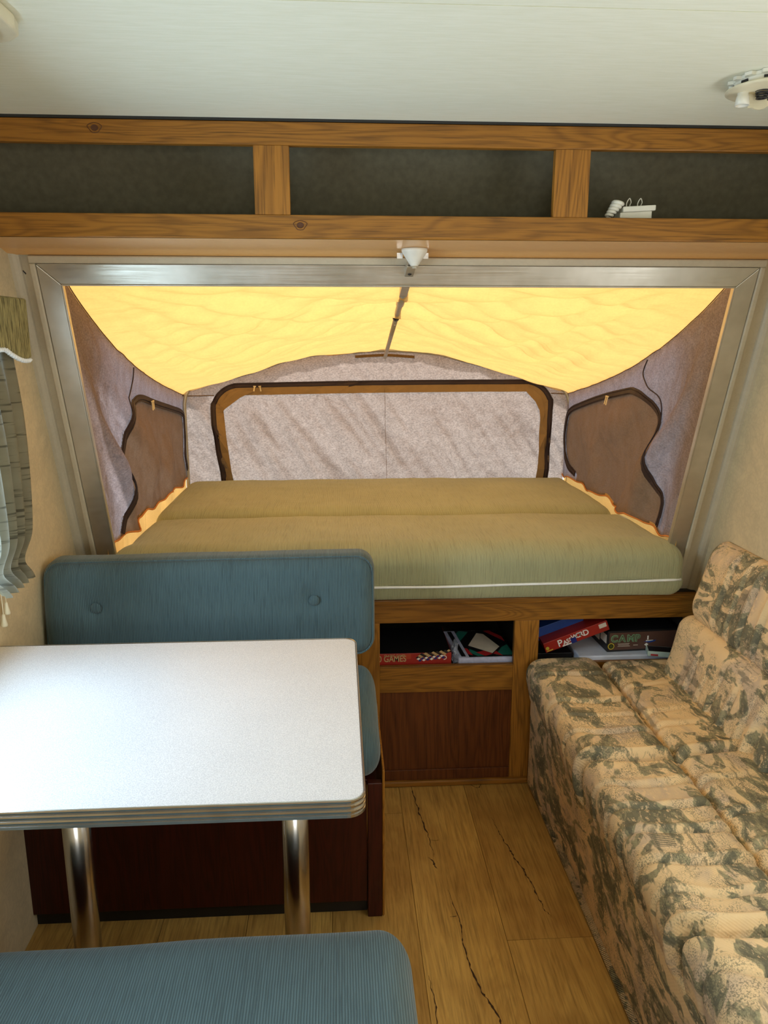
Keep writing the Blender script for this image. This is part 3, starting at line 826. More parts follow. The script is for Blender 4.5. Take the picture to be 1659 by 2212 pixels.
# ------------------------------------------------------------------ tent
TX0, TX1, TY0, TY1 = -.698, 1.061, 2.075, 3.56
tent = thing('bunk_tent', (.19, 3.0, .68), 'yellow and grey canvas tent over the fold-out bunk beyond the opening', 'tent')
def arch(x):
    return lerp(x, [(-.722, 1.232), (-.66, 1.262), (-.55, 1.292), (-.375, 1.335), (-.227, 1.385), (-.08, 1.412), (.215, 1.428), (.42, 1.415), (.60, 1.375), (.80, 1.325), (.93, 1.285), (1.03, 1.255), (1.088, 1.228)])
def roofz(x, y):
    v = min(1, max(0, (y - TY0) / (TY1 - TY0)))
    z = (1 - v) * 1.662 + v * arch(x)
    c = .213 - .05 * (1 - v)
    e = min(1.03, abs(x - c) / (TX1 - c) if x > c else abs(x - c) / (c - TX0))
    z -= .075 * math.sin(PI * v ** .75) * e                       # edges hang
    z -= .030 * math.sin(PI * v) * math.sin(PI * min(1, e * 1.05)) 
    # fold that runs both ways from the pole
    yf = 2.42 + .10 * e ** 1.2
    z -= .010 * math.exp(-((y - yf) / .030) ** 2) * (1 - e * .7)
    z += .006 * math.exp(-((y - yf - .06) / .05) ** 2) * (1 - e * .6)
    # long drag folds fanning from the frame corners
    for cx, cy, s in ((TX0, TY0, 1), (TX1, TY0, -1)):
        dx, dy = (x - cx) * s, y - cy
        a = math.atan2(dy, max(.01, dx)); rr = math.hypot(dx, dy)
        k = math.exp(-((rr - .75) / .5) ** 2)
        q = math.sin(a * 21 + 2.4 * nz(rr * 3, a * 2, s)); q = math.copysign(abs(q) ** .6, q)
        z += .0130 * k * q * min(1, max(.1, (1 - e) * 4.5))
    yb_ = y + .22 * max(0, 1 - e) ** 1.5; fe = min(1, max(.1, (1 - e) * 4.5))
    r1 = 1 - abs(nz(x * .9, yb_ * 6.)) * 2.6; r2 = 1 - abs(nz(x * 1.5 + 7, yb_ * 12)) * 2.6
    z += fe * (.018 * max(0, r1) ** 3 + .008 * max(0, r2) ** 3)
    # short gathers beside the pole
    z += .003 * math.exp(-((abs(x - .213) - .08) / .07) ** 2) * math.sin(y * 70 - abs(x - .213) * 60) * (1 if y > 2.45 else 0)
    return z
def roof(u, v):
    x = TX0 - .03 + (TX1 - TX0 + .06) * u; y = TY0 + (TY1 + .03 - TY0) * v
    return (x, y, roofz(x, y))
mk('roof_canvas', grid(170, 130, roof), M['roof_canvas'], tent, smooth=True)

# end wall
def endY(x, z, off=0.):
    f = .046 * nz(x * 7 + z * 5, z * 2.5 - x * 1.2) + .030 * nz(x * 20 + z * 13, z * 4) + .004 * nz(x * 34, z * 30)
    f *= min(1, max(.2, (1.40 - z) * 3))
    return Vector((x, TY1 - .012 + f - off, z))
def endp(u, v):
    x = TX0 + (TX1 - TX0) * u; zt_ = arch(x) + .022
    return endY(x, .78 + (zt_ - .78) * v)
def inside(p, poly):
    c = False; n = len(poly)
    for i in range(n):
        a, b_ = poly[i], poly[i - 1]
        if (a[1] > p[1]) != (b_[1] > p[1]) and p[0] < (b_[0] - a[0]) * (p[1] - a[1]) / (b_[1] - a[1]) + a[0]: c = not c
    return c
def split(vf, test):
    V, F = vf
    A, B = [], []
    for f in F:
        c = sum((Vector(V[i]) for i in f), Vector()) / len(f)
        (A if test(c) else B).append(f)
    def comp(Fs):
        m, W_ = {}, []
        out = []
        for f in Fs:
            q = []
            for i in f:
                if i not in m: m[i] = len(W_); W_.append(V[i])
                q.append(m[i])
            out.append(tuple(q))
        return W_, out
    return comp(A), comp(B)
def rrect(x0, x1, zb, zt_, r, ztr=None):
    ztr = zt_ if ztr is None else ztr
    P = [(x0 + .035, zb), (x0 + .012, (zb + zt_) / 2)]
    P += [(x0 + r - r * math.cos(a), zt_ - r + r * math.sin(a)) for a in [i * PI / 16 for i in range(1, 9)]]
    P += [(x0 + r + (x1 - x0 - 2 * r) * k / 8, zt_ + (ztr - zt_) * k / 8 + .004 * math.sin(PI * k / 8)) for k in range(1, 8)]
    P += [(x1 - r + r * math.cos(a), ztr - r + r * math.sin(a)) for a in [PI / 2 - i * PI / 16 for i in range(0, 8)]]
    P += [(x1 - .004, (zb + ztr) / 2), (x1 - .012, zb)]
    return [Vector((a, b_)) for a, b_ in P]
zp = rrect(-.565, .985, .83, 1.286, .12, 1.298)
zp_s = [Vector((p.x, p.y)) for p in smooth_line([(a.x, a.y, 0) for a in zp], 3)]
inn, outr = split(grid(260, 110, endp), lambda c: inside((c.x, c.z), [(p.x, p.y) for p in zp_s] + [(.97, .5), (-.53, .5)]))
mk('end_panel', outr, M['end_canvas'], tent, smooth=True)
fl = mk('window_flap', inn, M['end_canvas'], tent, smooth=True)
mk('flap_border', ribbon(zp_s, .034, lambda u, v, o: endY(u, v, .006 + o), .002, side=-.75), M['border'], fl)
for s in (0, 1):   # corner gussets
    P = [(-.535, 1.16), (-.535, 1.20), (-.49, 1.255), (-.44, 1.272), (-.38, 1.262), (-.44, 1.235), (-.51, 1.185)] if s == 0 else [(.86, 1.272), (.90, 1.268), (.945, 1.23), (.962, 1.16), (.945, 1.09), (.935, 1.17), (.915, 1.21), (.875, 1.25)]
    mk('flap_border', ([endY(a, b_, .0095) for a, b_ in P], [tuple(range(len(P)))]), M['border'], fl)
zz = mk('zipper', join(ribbon(zp_s, .010, lambda u, v, o: endY(u, v, .008 + o), .003, side=.0),
                       ribbon(zp_s, .0035, lambda u, v, o: endY(u, v, .008 + o), .0025, side=3.4)), M['zip'], fl)
mk('zipper_tape', ribbon(zp_s, .026, lambda u, v, o: endY(u, v, .006 + o), .001), M['zip'], fl)
for xx in (-.375, -.352):
    mk('zipper_pull', join(tube([endY(xx, 1.286, .013), endY(xx - .004 if xx < -.36 else xx + .004, 1.262, .016)], .0035, 8),
                           tube([endY(xx - .006, 1.284, .014), endY(xx + .006, 1.284, .014)], .003, 6)), M['cream_metal'], fl)
mk('seam', tube([endY(-.70 + .14 * i / 10, 1.243, .004) for i in range(11)], .0022, 6), M['flap_canvas'], tent)
mk('seam', tube([endY(.985 + .08 * i / 10, 1.248 - .004 * i / 10, .004) for i in range(11)], .0022, 6), M['flap_canvas'], tent)
mk('ridge_pocket', ribbon([Vector((x, arch(x) - .006)) for x in [.08 + .27 * i / 16 for i in range(17)]], .012, lambda u, v, o: endY(u, v, .004 + o), .003), M['flap_canvas'], tent)
mk('seam', tube([endY(.213 + .01 * i / 20, 1.27 - .42 * i / 20, .0075) for i in range(21)], .0009, 5), M['flap_canvas'], fl)

# side walls
def sideX(s, y, z, off=0.):
    x = TX0 if s < 0 else TX1
    zt_ = roofz(x, y)
    h = max(0, min(1, (zt_ - z) / .35))
    # folds drop from the upper corner of the frame
    a = math.atan2(1.64 - z, max(.02, y - 2.05)); rr = math.hypot(1.64 - z, y - 2.05)
    f = .060 * math.sin(a * 15 + s + 1.5 * nz(rr * 2, a * 2)) * min(1, rr * 1.6) * math.exp(-max(0, y - 2.75) * 2.2)
    f += .040 * nz(y * 6, z * 4 + s) + .018 * nz(y * 16 + z * 5, z * 9) + .022 * math.sin(y * 19 - z * 8) * max(0, min(1, (y - 2.5) * 2))
    dfr = y - (CW - SL * z)
    f = f * h * min(1, max(.0, (3.56 - y) * 4)) * min(1, max(0, dfr / .16))
    f = f if f > 0 else f * .3
    return Vector((x - s * f * .62 - s * off, y, z))
def hem(s, y):
    return .870 + .006 * math.sin(y * 17 + s) + .005 * math.sin(y * 41) + (.008 if s < 0 else 0) * math.sin((y - 2.3) * 2.4)
def sidep(s):
    def f(u, v):
        z0 = 0; y_t = TY0 + .005 + (TY1 - TY0 - .01) * u
        yb = 2.315 + (TY1 - 2.315 - .005) * u
        zt_ = roofz(TX0 if s < 0 else TX1, y_t) + .008
        zb = hem(s, yb)
        y = y_t + (yb - y_t) * v; z = zt_ + (zb - zt_) * v
        return sideX(s, y, z)
    return f
for s in (-1, 1):
    def skirt(u, v, s=s):
        y = 2.31 + (TY1 - 2.31) * u; z = (hem(s, y) + .01) * (1 - v) + .69 * v
        x = (TX0 if s < 0 else TX1) + s * (.010 + .012 * math.sin(y * 23) * v)
        return (x, y, z)
    mk('skirt', grid(60, 8, skirt), M['roof_canvas'], tent, smooth=True)
    mk('hem_piping', tube([sideX(s, y, hem(s, y), .003) for y in [2.31 + 1.24 * i / 70 for i in range(71)]], .003, 6), M['orange_piping'], tent, smooth=True)
    if s < 0:
        P = [(2.44, .885), (2.470, .958), (2.485, 1.063), (2.523, 1.162), (2.580, 1.262), (2.68, 1.288), (2.79, 1.292), (2.985, 1.258), (3.25, 1.215), (3.46, 1.178), (3.505, 1.14), (3.50, 1.05), (3.46, .98), (3.50, .92)]
        seam = [(2.715, 1.400), (2.70, 1.36), (2.655, 1.32), (2.60, 1.29), (2.58, 1.262)]; pull = (2.90, 1.268)
    else:
        P = [(2.455, .885), (2.425, .969), (2.490, 1.026), (2.508, 1.15), (2.486, 1.235), (2.584, 1.296), (2.690, 1.312), (2.79, 1.303), (3.05, 1.262), (3.25, 1.222), (3.44, 1.178), (3.50, 1.13), (3.51, 1.02), (3.40, .93), (3.34, .905)]
        seam = [(2.62, 1.425), (2.645, 1.38), (2.58, 1.34), (2.50, 1.30), (2.486, 1.24)]; pull = (2.94, 1.275)
    P2 = [Vector((p.x, p.y)) for p in smooth_line([(a, b_, 0) for a, b_ in P], 6)]
    fn = lambda u, v, o, s=s: sideX(s, u, v, .006 + o)
    poly = [(p.x, p.y) for p in P2] + [(P2[-1].x, .5), (P2[0].x, .5)]
    inn, outr = split(grid(190, 110, sidep(s)), lambda c: inside((c.y, c.z), poly))
    sp_ = mk('side_panel', outr, M['side_canvas'], tent, smooth=True)
    fl2 = mk('window_flap', inn, M['flap_canvas'], tent, smooth=True)
    mk('zipper', join(ribbon(P2, .011, fn, .005), ribbon(P2, .005, fn, .004, side=2.5 * (-s) * -1)), M['zip'], fl2)
    mk('zipper_tape', ribbon(P2, .022, fn, .0015, side=0), M['zip'], fl2)
    mk('zipper_pull', join(tube([sideX(s, pull[0] - .008, pull[1], .018), sideX(s, pull[0] - .012, pull[1] - .030, .020)], .0028, 6),
                           tube([sideX(s, pull[0] + .010, pull[1], .018), sideX(s, pull[0] + .008, pull[1] - .028, .020)], .0028, 6),
                           tube([sideX(s, pull[0] - .014, pull[1] + .002, .018), sideX(s, pull[0] + .016, pull[1] + .002, .018)], .003, 6)), M['cream_metal'], fl2)
    mk('seam', tube([sideX(s, p.x, p.y, .003) for p in smooth_line([(a, b_, 0) for a, b_ in seam], 6)], .0022, 5), M['zip'], sp_)
    # cord sewn along the join of roof and side
    mk('seam', tube([(((TX0 if s < 0 else TX1) - s * .004), y, roofz(TX0 if s < 0 else TX1, y) - .001) for y in [TY0 + .01 + 1.46 * i / 60 for i in range(61)]], .0016, 6), M['side_canvas'], tent, smooth=True)

# tent bow (steel hoop that spreads the far end)
def hoop():
    P = [(-.690, 3.515, .69), (-.690, 3.515, .95), (-.689, 3.515, 1.16), (-.686, 3.516, 1.222), (-.672, 3.520, 1.262), (-.64, 3.53, 1.292)]
    P += [(x, 3.55, arch(x) + .016) for x in (-.5, -.375, -.227, -.08, .06, .213, .42, .60, .80, .93)]
    P += [(1.00, 3.53, 1.284), (1.045, 3.52, 1.256), (1.066, 3.516, 1.21), (1.072, 3.515, 1.15), (1.076, 3.515, .95), (1.080, 3.515, .69)]
    return tube(smooth_line(P, 6), .0085, 10)
o = mk('tent_bow', hoop(), M['steel'], smooth=True, loc=(.19, 3.515, .69))
tag(o, 'slim metal hoop holding up the far end of the canvas tent', 'tent pole')
for sgn in (-1, 1):
    pass

# ------------------------------------------------------------------ ridge pole and its socket
PA, PB = Vector((.184, 1.975, 1.674)), Vector((.214, 3.53, 1.412))
def PL(t): return PA + (PB - PA) * t
so = thing('pole_socket', (.186, 1.955, 1.67), 'white plastic cone fixed under the overhead shelf, end of the tent pole in it', 'bracket')
mk('cone', lathe([(.0065, 0), (.0085, .0005), (.010, .002), (.030, .032), (.0315, .035), (.0315, .0405), (.024, .0412)], (.190, 1.952, 1.669), 36), M['white_plastic'], so, smooth=True)
for xx in (.150, .214): mk('mounting_tab', box(xx, xx + .014, 1.985, 1.992, 1.690, 1.7035), M['chrome'], so)
mk('bolt', lathe([(.006, 0), (.006, .004), (.0095, .0045), (.0095, .006)], (.190, 1.952, 1.6635), 8), M['steel'], so)
po = thing('tent_pole', tuple(PA), 'telescoping metal pole running from the white cone out to the peak of the tent', 'tent pole')
d = (PB - PA).normalized(); sx_ = Vector((1, 0, 0)); uz = sx_.cross(d).normalized()
def chan(t0, t1, w, h):
    sec = [(-w, -h), (w, -h), (w, h), (w - .0022, h), (w - .0022, -h + .0022), (-w + .0022, -h + .0022), (-w + .0022, h), (-w, h)]
    n = len(sec)
    V = [PL(t) + sx_ * a + uz * b_ for t in (t0, t1) for a, b_ in sec]
    return V, [(i, (i + 1) % n, n + (i + 1) % n, n + i) for i in range(n)] + [tuple(range(n - 1, -1, -1)), tuple(range(n, 2 * n))]
bev(mk('bracket', chan(-.012, .20, .011, .010), M['steel'], po), .0012)
mk('bracket_tip', tube([PL(.195), PL(.285), PL(.292)], [.0125, .0125, .006], 16), M['steel'], po, smooth=True)
mk('rivet', xf(lathe([(.0045, 0), (.0045, .0015), (.002, .003)], n=14), Matrix.Translation(PL(.03) - uz * .0105) @ Matrix.Rotation(PI, 4, 'X')), M['black'], po, smooth=True)
mk('outer_tube', tube([PL(.05), PL(.41)], .0095, 16), M['steel'], po, smooth=True)
mk('collar', tube([PL(.405), PL(.425)], .0115, 16), M['black'], po, smooth=True)
mk('inner_tube', tube([PL(.40), PL(1.0)], .0082, 16), M['steel'], po, smooth=True)
mk('push_button', xf(lathe([(.003, 0), (.003, .002), (.001, .003)], n=10), Matrix.Translation(PL(.47) - uz * .0088) @ Matrix.Rotation(PI, 4, 'X')), M['chrome'], po, smooth=True)

# ------------------------------------------------------------------ dinette
# far bench: base, seat cushion, back cushion
bb_ = thing('bench_base', (-.35, 1.9, 0), 'dark cherry wood base box of the dinette bench behind the table', 'bench')
bev(mk('front_panel', box(XL, .060, 1.756, 1.768, .045, .392), M['cherry'], bb_), .001)
bev(mk('toe_kick', box(XL, .060, 1.775, 1.785, 0, .05), M['black'], bb_), .001)
bev(mk('corner_post', box(.062, .099, 1.750, 1.770, .0, .395), M['cherry'], bb_), .002)
bev(mk('end_panel', box(.0995, .106, 1.752, 2.12, .0, .43), M['oak_z'], bb_), .003)
bev(mk('seat_board', box(XL, .087, 1.772, 2.12, .378, .392), M['cherry'], bb_), .001)
def seat_d(x, y, z, dd):
    t = (y - 1.735) / (2.09 - 1.735)
    k = max(0, (z - .40) / .12)
    z += k * (.085 * max(0, t) ** 1.1) + k * .006 * nz(x * 5, y * 6)
    x += .004 * nz(y * 8, z * 9) if x > 0 else 0
    return (x, y, z)
sc = mk('seat_cushion', rbox(XL + .004, .098, 1.735, 2.085, .397, .520, (.05, .07, .055), .016, seat_d), M['cloth_teal'], smooth=True, loc=(-.35, 1.9, .397))
tag(sc, 'teal ribbed seat cushion on the bench behind the table, mostly hidden by the tabletop', 'cushion', 'bench seat cushions')
bc = thing('back_cushion', (-.35, 2.03, .64), 'teal ribbed backrest cushion with two covered buttons behind the table', 'cushion')
BTN = ((-.655, .792), (-.072, .802))
def back_d(x, y, z, dd):
    t = (z - .63) / .29
    y += .030 * t + .003 * nz(x * 6, z * 8)
    if dd and dd[1] < .2:
        for bx_, bz_ in BTN:
            r2 = math.hypot(x - bx_, (z - bz_) * 1.1)
            y += .013 * math.exp(-(r2 / .032) ** 2)
            a = math.atan2(z - bz_, x - bx_)
            y += .0016 * math.exp(-(r2 / .07)) * math.sin(a * 6)
        y -= .008 * math.sin(PI * min(1, max(0, t)))
    z += .004 * nz(x * 4, 2) + .006 * (x - XL) / .9
    return (x, y, z)
cu_ = mk('cushion', rbox(XL + .003, .094, 1.980, 2.095, .632, .915, (.045, .045, .045), .011, back_d), M['cloth_teal'], bc, smooth=True)
for bx_, bz_ in BTN:
    mk('button', xf(rbox(-.0145, .0145, -.0145, .0145, 0, .009, (.0144, .0144, .006), .003), Matrix.Translation((bx_, 1.998, bz_)) @ Matrix.Rotation(PI / 2, 4, 'X')), M['cloth_teal'], bc, smooth=True)
def pipe_path(y):
    P = []
    x0, x1, z0, z1, r = -.79, .088, .640, .912, .045
    for cx, cz, a0 in ((x1 - r, z1 - r, 0), (x0 + r, z1 - r, PI / 2), (x0 + r, z0 + r, PI), (x1 - r, z0 + r, 3 * PI / 2)):
        for k in range(7):
            a = a0 + k * PI / 12
            P.append((cx + r * math.cos(a), cz + r * math.sin(a)))
    return P
mk('welt', tube([(a, 1.991 + .03 * (b_ - .63) / .29, b_ + .006 * (a - XL) / .9) for a, b_ in pipe_path(0)], .0028, 6, True), M['cloth_teal'], bc, smooth=True)

# near bench
nb = thing('bench_base', (-.35, .9, 0), 'dark wood base of the near dinette bench under the foreground cushion', 'bench')
mk('box_panel', box(XL, .085, .62, 1.06, .0, .392), M['cherry'], nb)
def near_d(x, y, z, dd):
    k = max(0, (z - .41) / .12)
    z += k * (.008 * nz(x * 4 + 3, y * 4) + .010 * (x + .8) / .9 * math.exp(-((x - .0) / .3) ** 2) - .012 * math.exp(-((x + .75) / .3) ** 2))
    return (x, y, z)
nc = mk('seat_cushion', rbox(XL + .004, .108, .60, 1.125, .393, .541, (.055, .075, .06), .014, near_d), M['cloth_teal'], smooth=True, loc=(-.35, .9, .393))
tag(nc, 'large teal-green ribbed seat cushion in the foreground on the near side of the table', 'cushion', 'bench seat cushions')

# table
tbl = thing('dinette_table', (-.38, 1.41, 0), 'white speckled laminate dinette table with ribbed metal edge on two chrome posts', 'table')
def outline(off, r=.030):
    x1, y0, y1 = .036 + off, 1.078 - off, 1.748 + off
    r = r + off
    P = [(XL + .001, y0)]
    P += [(x1 - r + r * math.sin(a), y0 + r - r * math.cos(a)) for a in [i * PI / 16 for i in range(9)]]
    P += [(x1 - r + r * math.cos(a), y1 - r + r * math.sin(a)) for a in [i * PI / 16 for i in range(9)]]
    P += [(XL + .001, y1)]
    return P
top = prism(outline(-.003), .760, .790, lambda u, v, t: (u, v, t))
bev(mk('tabletop', top, M['laminate'], tbl), .0008)
prof = [(-.003, .7905), (-.0015, .7915), (.0, .7905), (.0005, .788), (.0, .7855), (-.0018, .7845), (-.0018, .7835), (.0, .7825), (.0005, .7795), (.0, .7765), (-.0018, .7755), (-.0018, .7745), (.0, .7735), (.0005, .7705), (.0, .7675), (-.0018, .7665), (-.0018, .7655), (0, .7645), (.0, .7595), (-.003, .7585)]
V, F = [], []
for off, z in prof: V += [(u, v, z) for u, v in outline(off)]
n = len(outline(0))
for i in range(len(prof) - 1):
    for k in range(n - 1): F.append((i * n + k, i * n + k + 1, (i + 1) * n + k + 1, (i + 1) * n + k))
mk('metal_edge', (V, F), M['chrome'], tbl, smooth=False)
for x in (-.100, -.540):
    lg = mk('leg', lathe([(.0275, 0), (.0275, .755)], (x, 1.41, 0.004), 32), M['chrome'], tbl, smooth=True)
    mk('floor_socket', lathe([(.075, 0), (.072, .004), (.045, .010), (.034, .03), (.0285, .03)], (x, 1.41, 0.001), 32), M['steel'], lg, smooth=True)
    mk('top_socket', lathe([(.0285, 0), (.034, 0), (.045, .016), (.072, .022), (.075, .0255)], (x, 1.41, .733), 32), M['steel'], lg, smooth=True)

# ------------------------------------------------------------------ sofa
sf = thing('sofa', (.9, 1.4, 0), 'patterned tan and green sofa along the right wall with channelled seat and backrest', 'sofa')
def creases(y, L):
    s = 0
    for c, w, dpt in L:
        if abs(y - c) < w * 5: s += dpt * (math.exp(-((y - c) / (w * .62)) ** 2) * 1.25 - .55 * math.exp(-((y - c - w * 1.7) / (w * 1.1)) ** 2))
    return s
SEAMS = [(1.715, .014, .030), (1.140, .014, .032), (.56, .014, .03)]
CR1 = [(2.20, .008, .007), (2.02, .010, .010), (1.93, .007, .006), (1.845, .008, .010), (1.60, .010, .010), (1.505, .008, .012), (1.42, .009, .013), (1.325, .009, .013), (1.235, .008, .010),
       (1.05, .01, .012), (.95, .008, .010), (.86, .01, .012)]
def seatf(x, y, z, dd):
    if dd is None: return (x, y, z)
    up, fr = max(0, dd[2]), max(0, -dd[0])
    xi = (x - .60) / .25
    bow = .020 * math.sin(PI * min(1, max(0, xi)))            # creases curve towards the far end at the front
    yy = y + bow - .02 * fr
    c = creases(yy, SEAMS) + creases(yy + .006 * nz(x * 14, y * 3), CR1) * (.45 + .55 * min(1, max(0, xi * 1.6)))
    c += creases(y, CR1) * .5 * max(0, xi - .75) * 4           # gathers at the tufted line
    fade = 1 if z > .36 else max(.0, (z - .30) / .06)
    c *= fade
    z -= up * c; x += fr * c * .8
    z += up * (.006 * nz(x * 9, y * 9)) ; x -= fr * .010 * nz(y * 5, z * 5)
    x -= .018 * max(0, (.40 - z) / .1) * max(0, -dd[0]) * -1 if z < .40 else 0
    if xi > .86: z -= .006 * math.sin(y * 150) * up * (xi - .86) * 5
    return (x, y, z)
mk('seat_cushion', rbox(.603, .851, .15, 2.338, .285, .476, (.055, .03, .055), .0062, seatf), M['sofa'], sf, smooth=True)
CR2 = [(2.24, .01, .005), (2.10, .008, .007), (1.94, .009, .006), (1.86, .01, .009), (1.60, .008, .010), (1.47, .009, .010), (1.36, .008, .008), (1.28, .009, .012), (1.0, .01, .01)]
def seatr(x, y, z, dd):
    up, le = max(0, dd[2]), max(0, -dd[0])
    xi = (x - .848) / .22
    yy = y - .03 * xi
    c = creases(yy, SEAMS) * .6 + creases(yy + .008 * nz(x * 10, y * 3), CR2) * max(.15, 1 - xi * 1.2)
    z -= up * c; x += le * c * .3
    z += up * .005 * nz(x * 8, y * 8)
    if xi < .14: z -= .006 * math.sin(y * 130 + 1) * up * (.14 - xi) * 5
    return (x, y, z)
mk('seat_cushion', rbox(.8485, 1.10, .15, 2.325, .33, .470, (.035, .04, .04), .007, seatr), M['sofa'], sf, smooth=True)
CRB = [(2.06, .009, .012), (1.985, .007, .008), (1.92, .008, .012), (1.84, .008, .014), (1.76, .008, .010), (1.70, .013, .026), (1.62, .008, .012), (1.54, .008, .010), (1.42, .01, .012), (1.30, .01, .012), (1.14, .013, .026)]
def backf(seed, k=1.):
    def f(x, y, z, dd):
        fr = max(0, -dd[0])
        c = creases(y + .01 * nz(z * 9, y * 3, seed) + .05 * z, CRB) * k
        x += fr * c * (.5 + .5 * math.cos(min(PI, max(0, z / .22) * PI * .9)) if seed < 2 else .55 + .45 * math.sin(max(0, z) * 9))
        x -= fr * .006 * nz(y * 7, z * 9, seed)
        return (x, y, z)
    return f
ML = Matrix.Translation((1.014, 0, .440)) @ Matrix.Rotation(math.radians(14), 4, 'Y')
def against_wall(vf): return [(min(p[0], XR - .001), p[1], p[2]) for p in vf[0]], vf[1]
mk('backrest', against_wall(xf(rbox(0, .110, .15, 2.245, -.03, .232, (.045, .05, .05), .007, backf(1.)), ML)), M['sofa'], sf, smooth=True)
MU = Matrix.Translation((1.070, 0, .650)) @ Matrix.Rotation(math.radians(15), 4, 'Y')
mk('backrest', against_wall(xf(rbox(0, .062 + .03, .15, 2.225, .0, .268, (.045, .05, .07), .007, backf(2.5, .9)), MU)), M['sofa'], sf, smooth=True)
def basef(x, y, z, dd):
    if dd is not None and dd[0] < -.3:
        x -= .006 * nz(y * 4, z * 3) + .004 * math.sin(y * 9 + z * 8)
        x += (.020 if y < 1.9 else .020 * max(0, (2.3 - y) / .4)) * (1 - z / .32) + .010 * max(0, (.285 - z) / .285)
    return (x, y, z)
mk('base', rbox(.620, 1.15, .16, 2.335, .004, .345, (.02, .02, .02), .02, basef), M['sofa'], sf, smooth=True)

# ------------------------------------------------------------------ left window dressing
va = thing('valance', (-.75, 1.4, 1.45), 'olive padded valance box with cream rope edge above the left window', 'valance')
VX = -.695
def vbot(y): return 1.452 + (.0 if y > 1.80 else .026 * min(1, (1.80 - y) / .10) ** 1.5)
P = [(1.832, 1.585), (1.832, 1.455)] + [(y, vbot(y)) for y in [1.81 - .03 * i for i in range(37)]] + [(.70, 1.585)]
vbx = mk('front_board', prism(P, VX, VX - .016, lambda u, v, t: (t, u, v)), M['chenille'], va); bev(vbx, .005, 3)
mk('end_board', box(XL, VX - .016, 1.817, 1.832, 1.455, 1.585), M['chenille'], va)
mk('top_board', box(XL, VX - .016, .70, 1.816, 1.570, 1.585), M['chenille'], va)
rp = []
for i in range(600):
    y = 1.830 - 1.10 * i / 600
    rp.append((VX - .004 + .0018 * math.cos(i * 1.1), y, vbot(y) - .003 + .0018 * math.sin(i * 1.1)))
mk('rope_trim', tube(rp, .0042, 6), M['piping'], va, smooth=True)

ct = thing('curtain', (-.735, 1.6, .95), 'grey-green slubbed curtain gathered at its hem beside the left window', 'curtain')
def curt(u, v):
    # u 0..1 from far edge to near, v 0 top .. 1 bottom
    z = 1.50 - .545 * v
    pin = math.exp(-((v - .90) / .06) ** 2)
    bulge = math.sin(PI * min(1, v / .85)) if v < .85 else 0
    edge = 1.785 + .026 * bulge - .040 * pin - .02 * max(0, v - .3)
    wdt = .26 - .10 * v
    y = edge - wdt * u
    amp = .010 + .006 * v
    x = -.722 + amp * math.sin(u * PI * 9 + .6 * math.sin(v * 5)) * min(1, .3 + v) - .006 * pin
    if v > .9: x += .006 * math.sin(u * 60) * (v - .9) * 8
    x -= .02 * u * (1 - v)
    return (x, y, z)
mk('cloth', grid(120, 70, curt), M['curtain'], ct, smooth=True)

cd = thing('blind_cord', (-.79, 1.75, .84), 'thin blind cord with cream acorn tassels hanging below the curtain by the bench', 'cord')
for xq, yq, zb in ((-.787, 1.768, .862), (-.789, 1.752, .838)):
    c_ = mk('cord', tube([(xq, yq, 1.0), (xq, yq, zb + .025)], .0012, 6), M['cream_plastic'], cd)
    mk('tassel', lathe([(.002, .030), (.0035, .028), (.0045, .018), (.0075, .004), (.0070, 0), (.002, -.001)][::-1], (xq, yq, zb), 14), M['cream_plastic'], cd, smooth=True)

# ------------------------------------------------------------------ ceiling fixtures
M['lens'] = plain('lens', lin((206, 200, 196)), .35)
lf = thing('ceiling_light', (-.6, 1.2, ZC), 'cream ceiling light with frosted lens in the top corner above the table', 'ceiling light')
hp = [(-.468, 1.00), (-.460, 1.27), (-.466, 1.300), (-.485, 1.320), (-.52, 1.335), (-.74, 1.345), (-.76, 1.33), (-.76, 1.00)]
bev(mk('housing', prism([(a, b_) for a, b_ in hp], ZC - .022, ZC - .0005, lambda u, v, t: (u, v, t)), M['cream_plastic'], lf), .004, 3)
mk('lens', rbox(-.745, -.490, 1.01, 1.325, ZC - .055, ZC - .021, (.05, .05, .03), .02), M['lens'], lf, smooth=True)

cf = thing('ceiling_fixture', (.80, 1.49, ZC), 'round white ceiling fixture with a stub tube and bare coil spring at the top right', 'ceiling fixture')
FC = (.788, 1.487, ZC)
sc_ = []
V, F = [], []
nn = 96
for r_, z_ in ((.066, -.0005), (.066, -.006), (.060, -.007), (.058, -.016), (.062, -.018)):
    for k in range(nn):
        a = 2 * PI * k / nn
        q = r_ + (.004 * (1 if math.sin(a * 14) > 0 else -1) if z_ > -.0065 else 0)
        V.append((FC[0] + q * math.cos(a), FC[1] + q * math.sin(a), FC[2] + z_))
for i in range(4):
    for k in range(nn): F.append((i * nn + k, i * nn + (k + 1) % nn, (i + 1) * nn + (k + 1) % nn, (i + 1) * nn + k))
mk('scalloped_ring', (V, F), M['white_plastic'], cf)
for k in range(9):
    a = PI * 2 * k / 9
    mk('slot', box(-.007, .007, -.0015, .0015, -.002, .002, lambda x, y, z: (FC[0] + math.cos(a) * (.0592 + y) - math.sin(a) * x, FC[1] + math.sin(a) * (.0592 + y) + math.cos(a) * x, FC[2] - .0105 + z)), M['black'], cf)
mk('disc', lathe([(.069, -.022), (.073, -.020), (.073, -.0175), (.069, -.0165), (.02, -.0165)], FC, 48), M['cream_plastic'], cf, smooth=True)
mk('disc_face', lathe([(.02, -.0175), (.064, -.0185), (.069, -.0222), (.066, -.0205), (.02, -.019)], FC, 48), M['cream_plastic'], cf, smooth=True)
tc_ = (.746, 1.497, ZC)
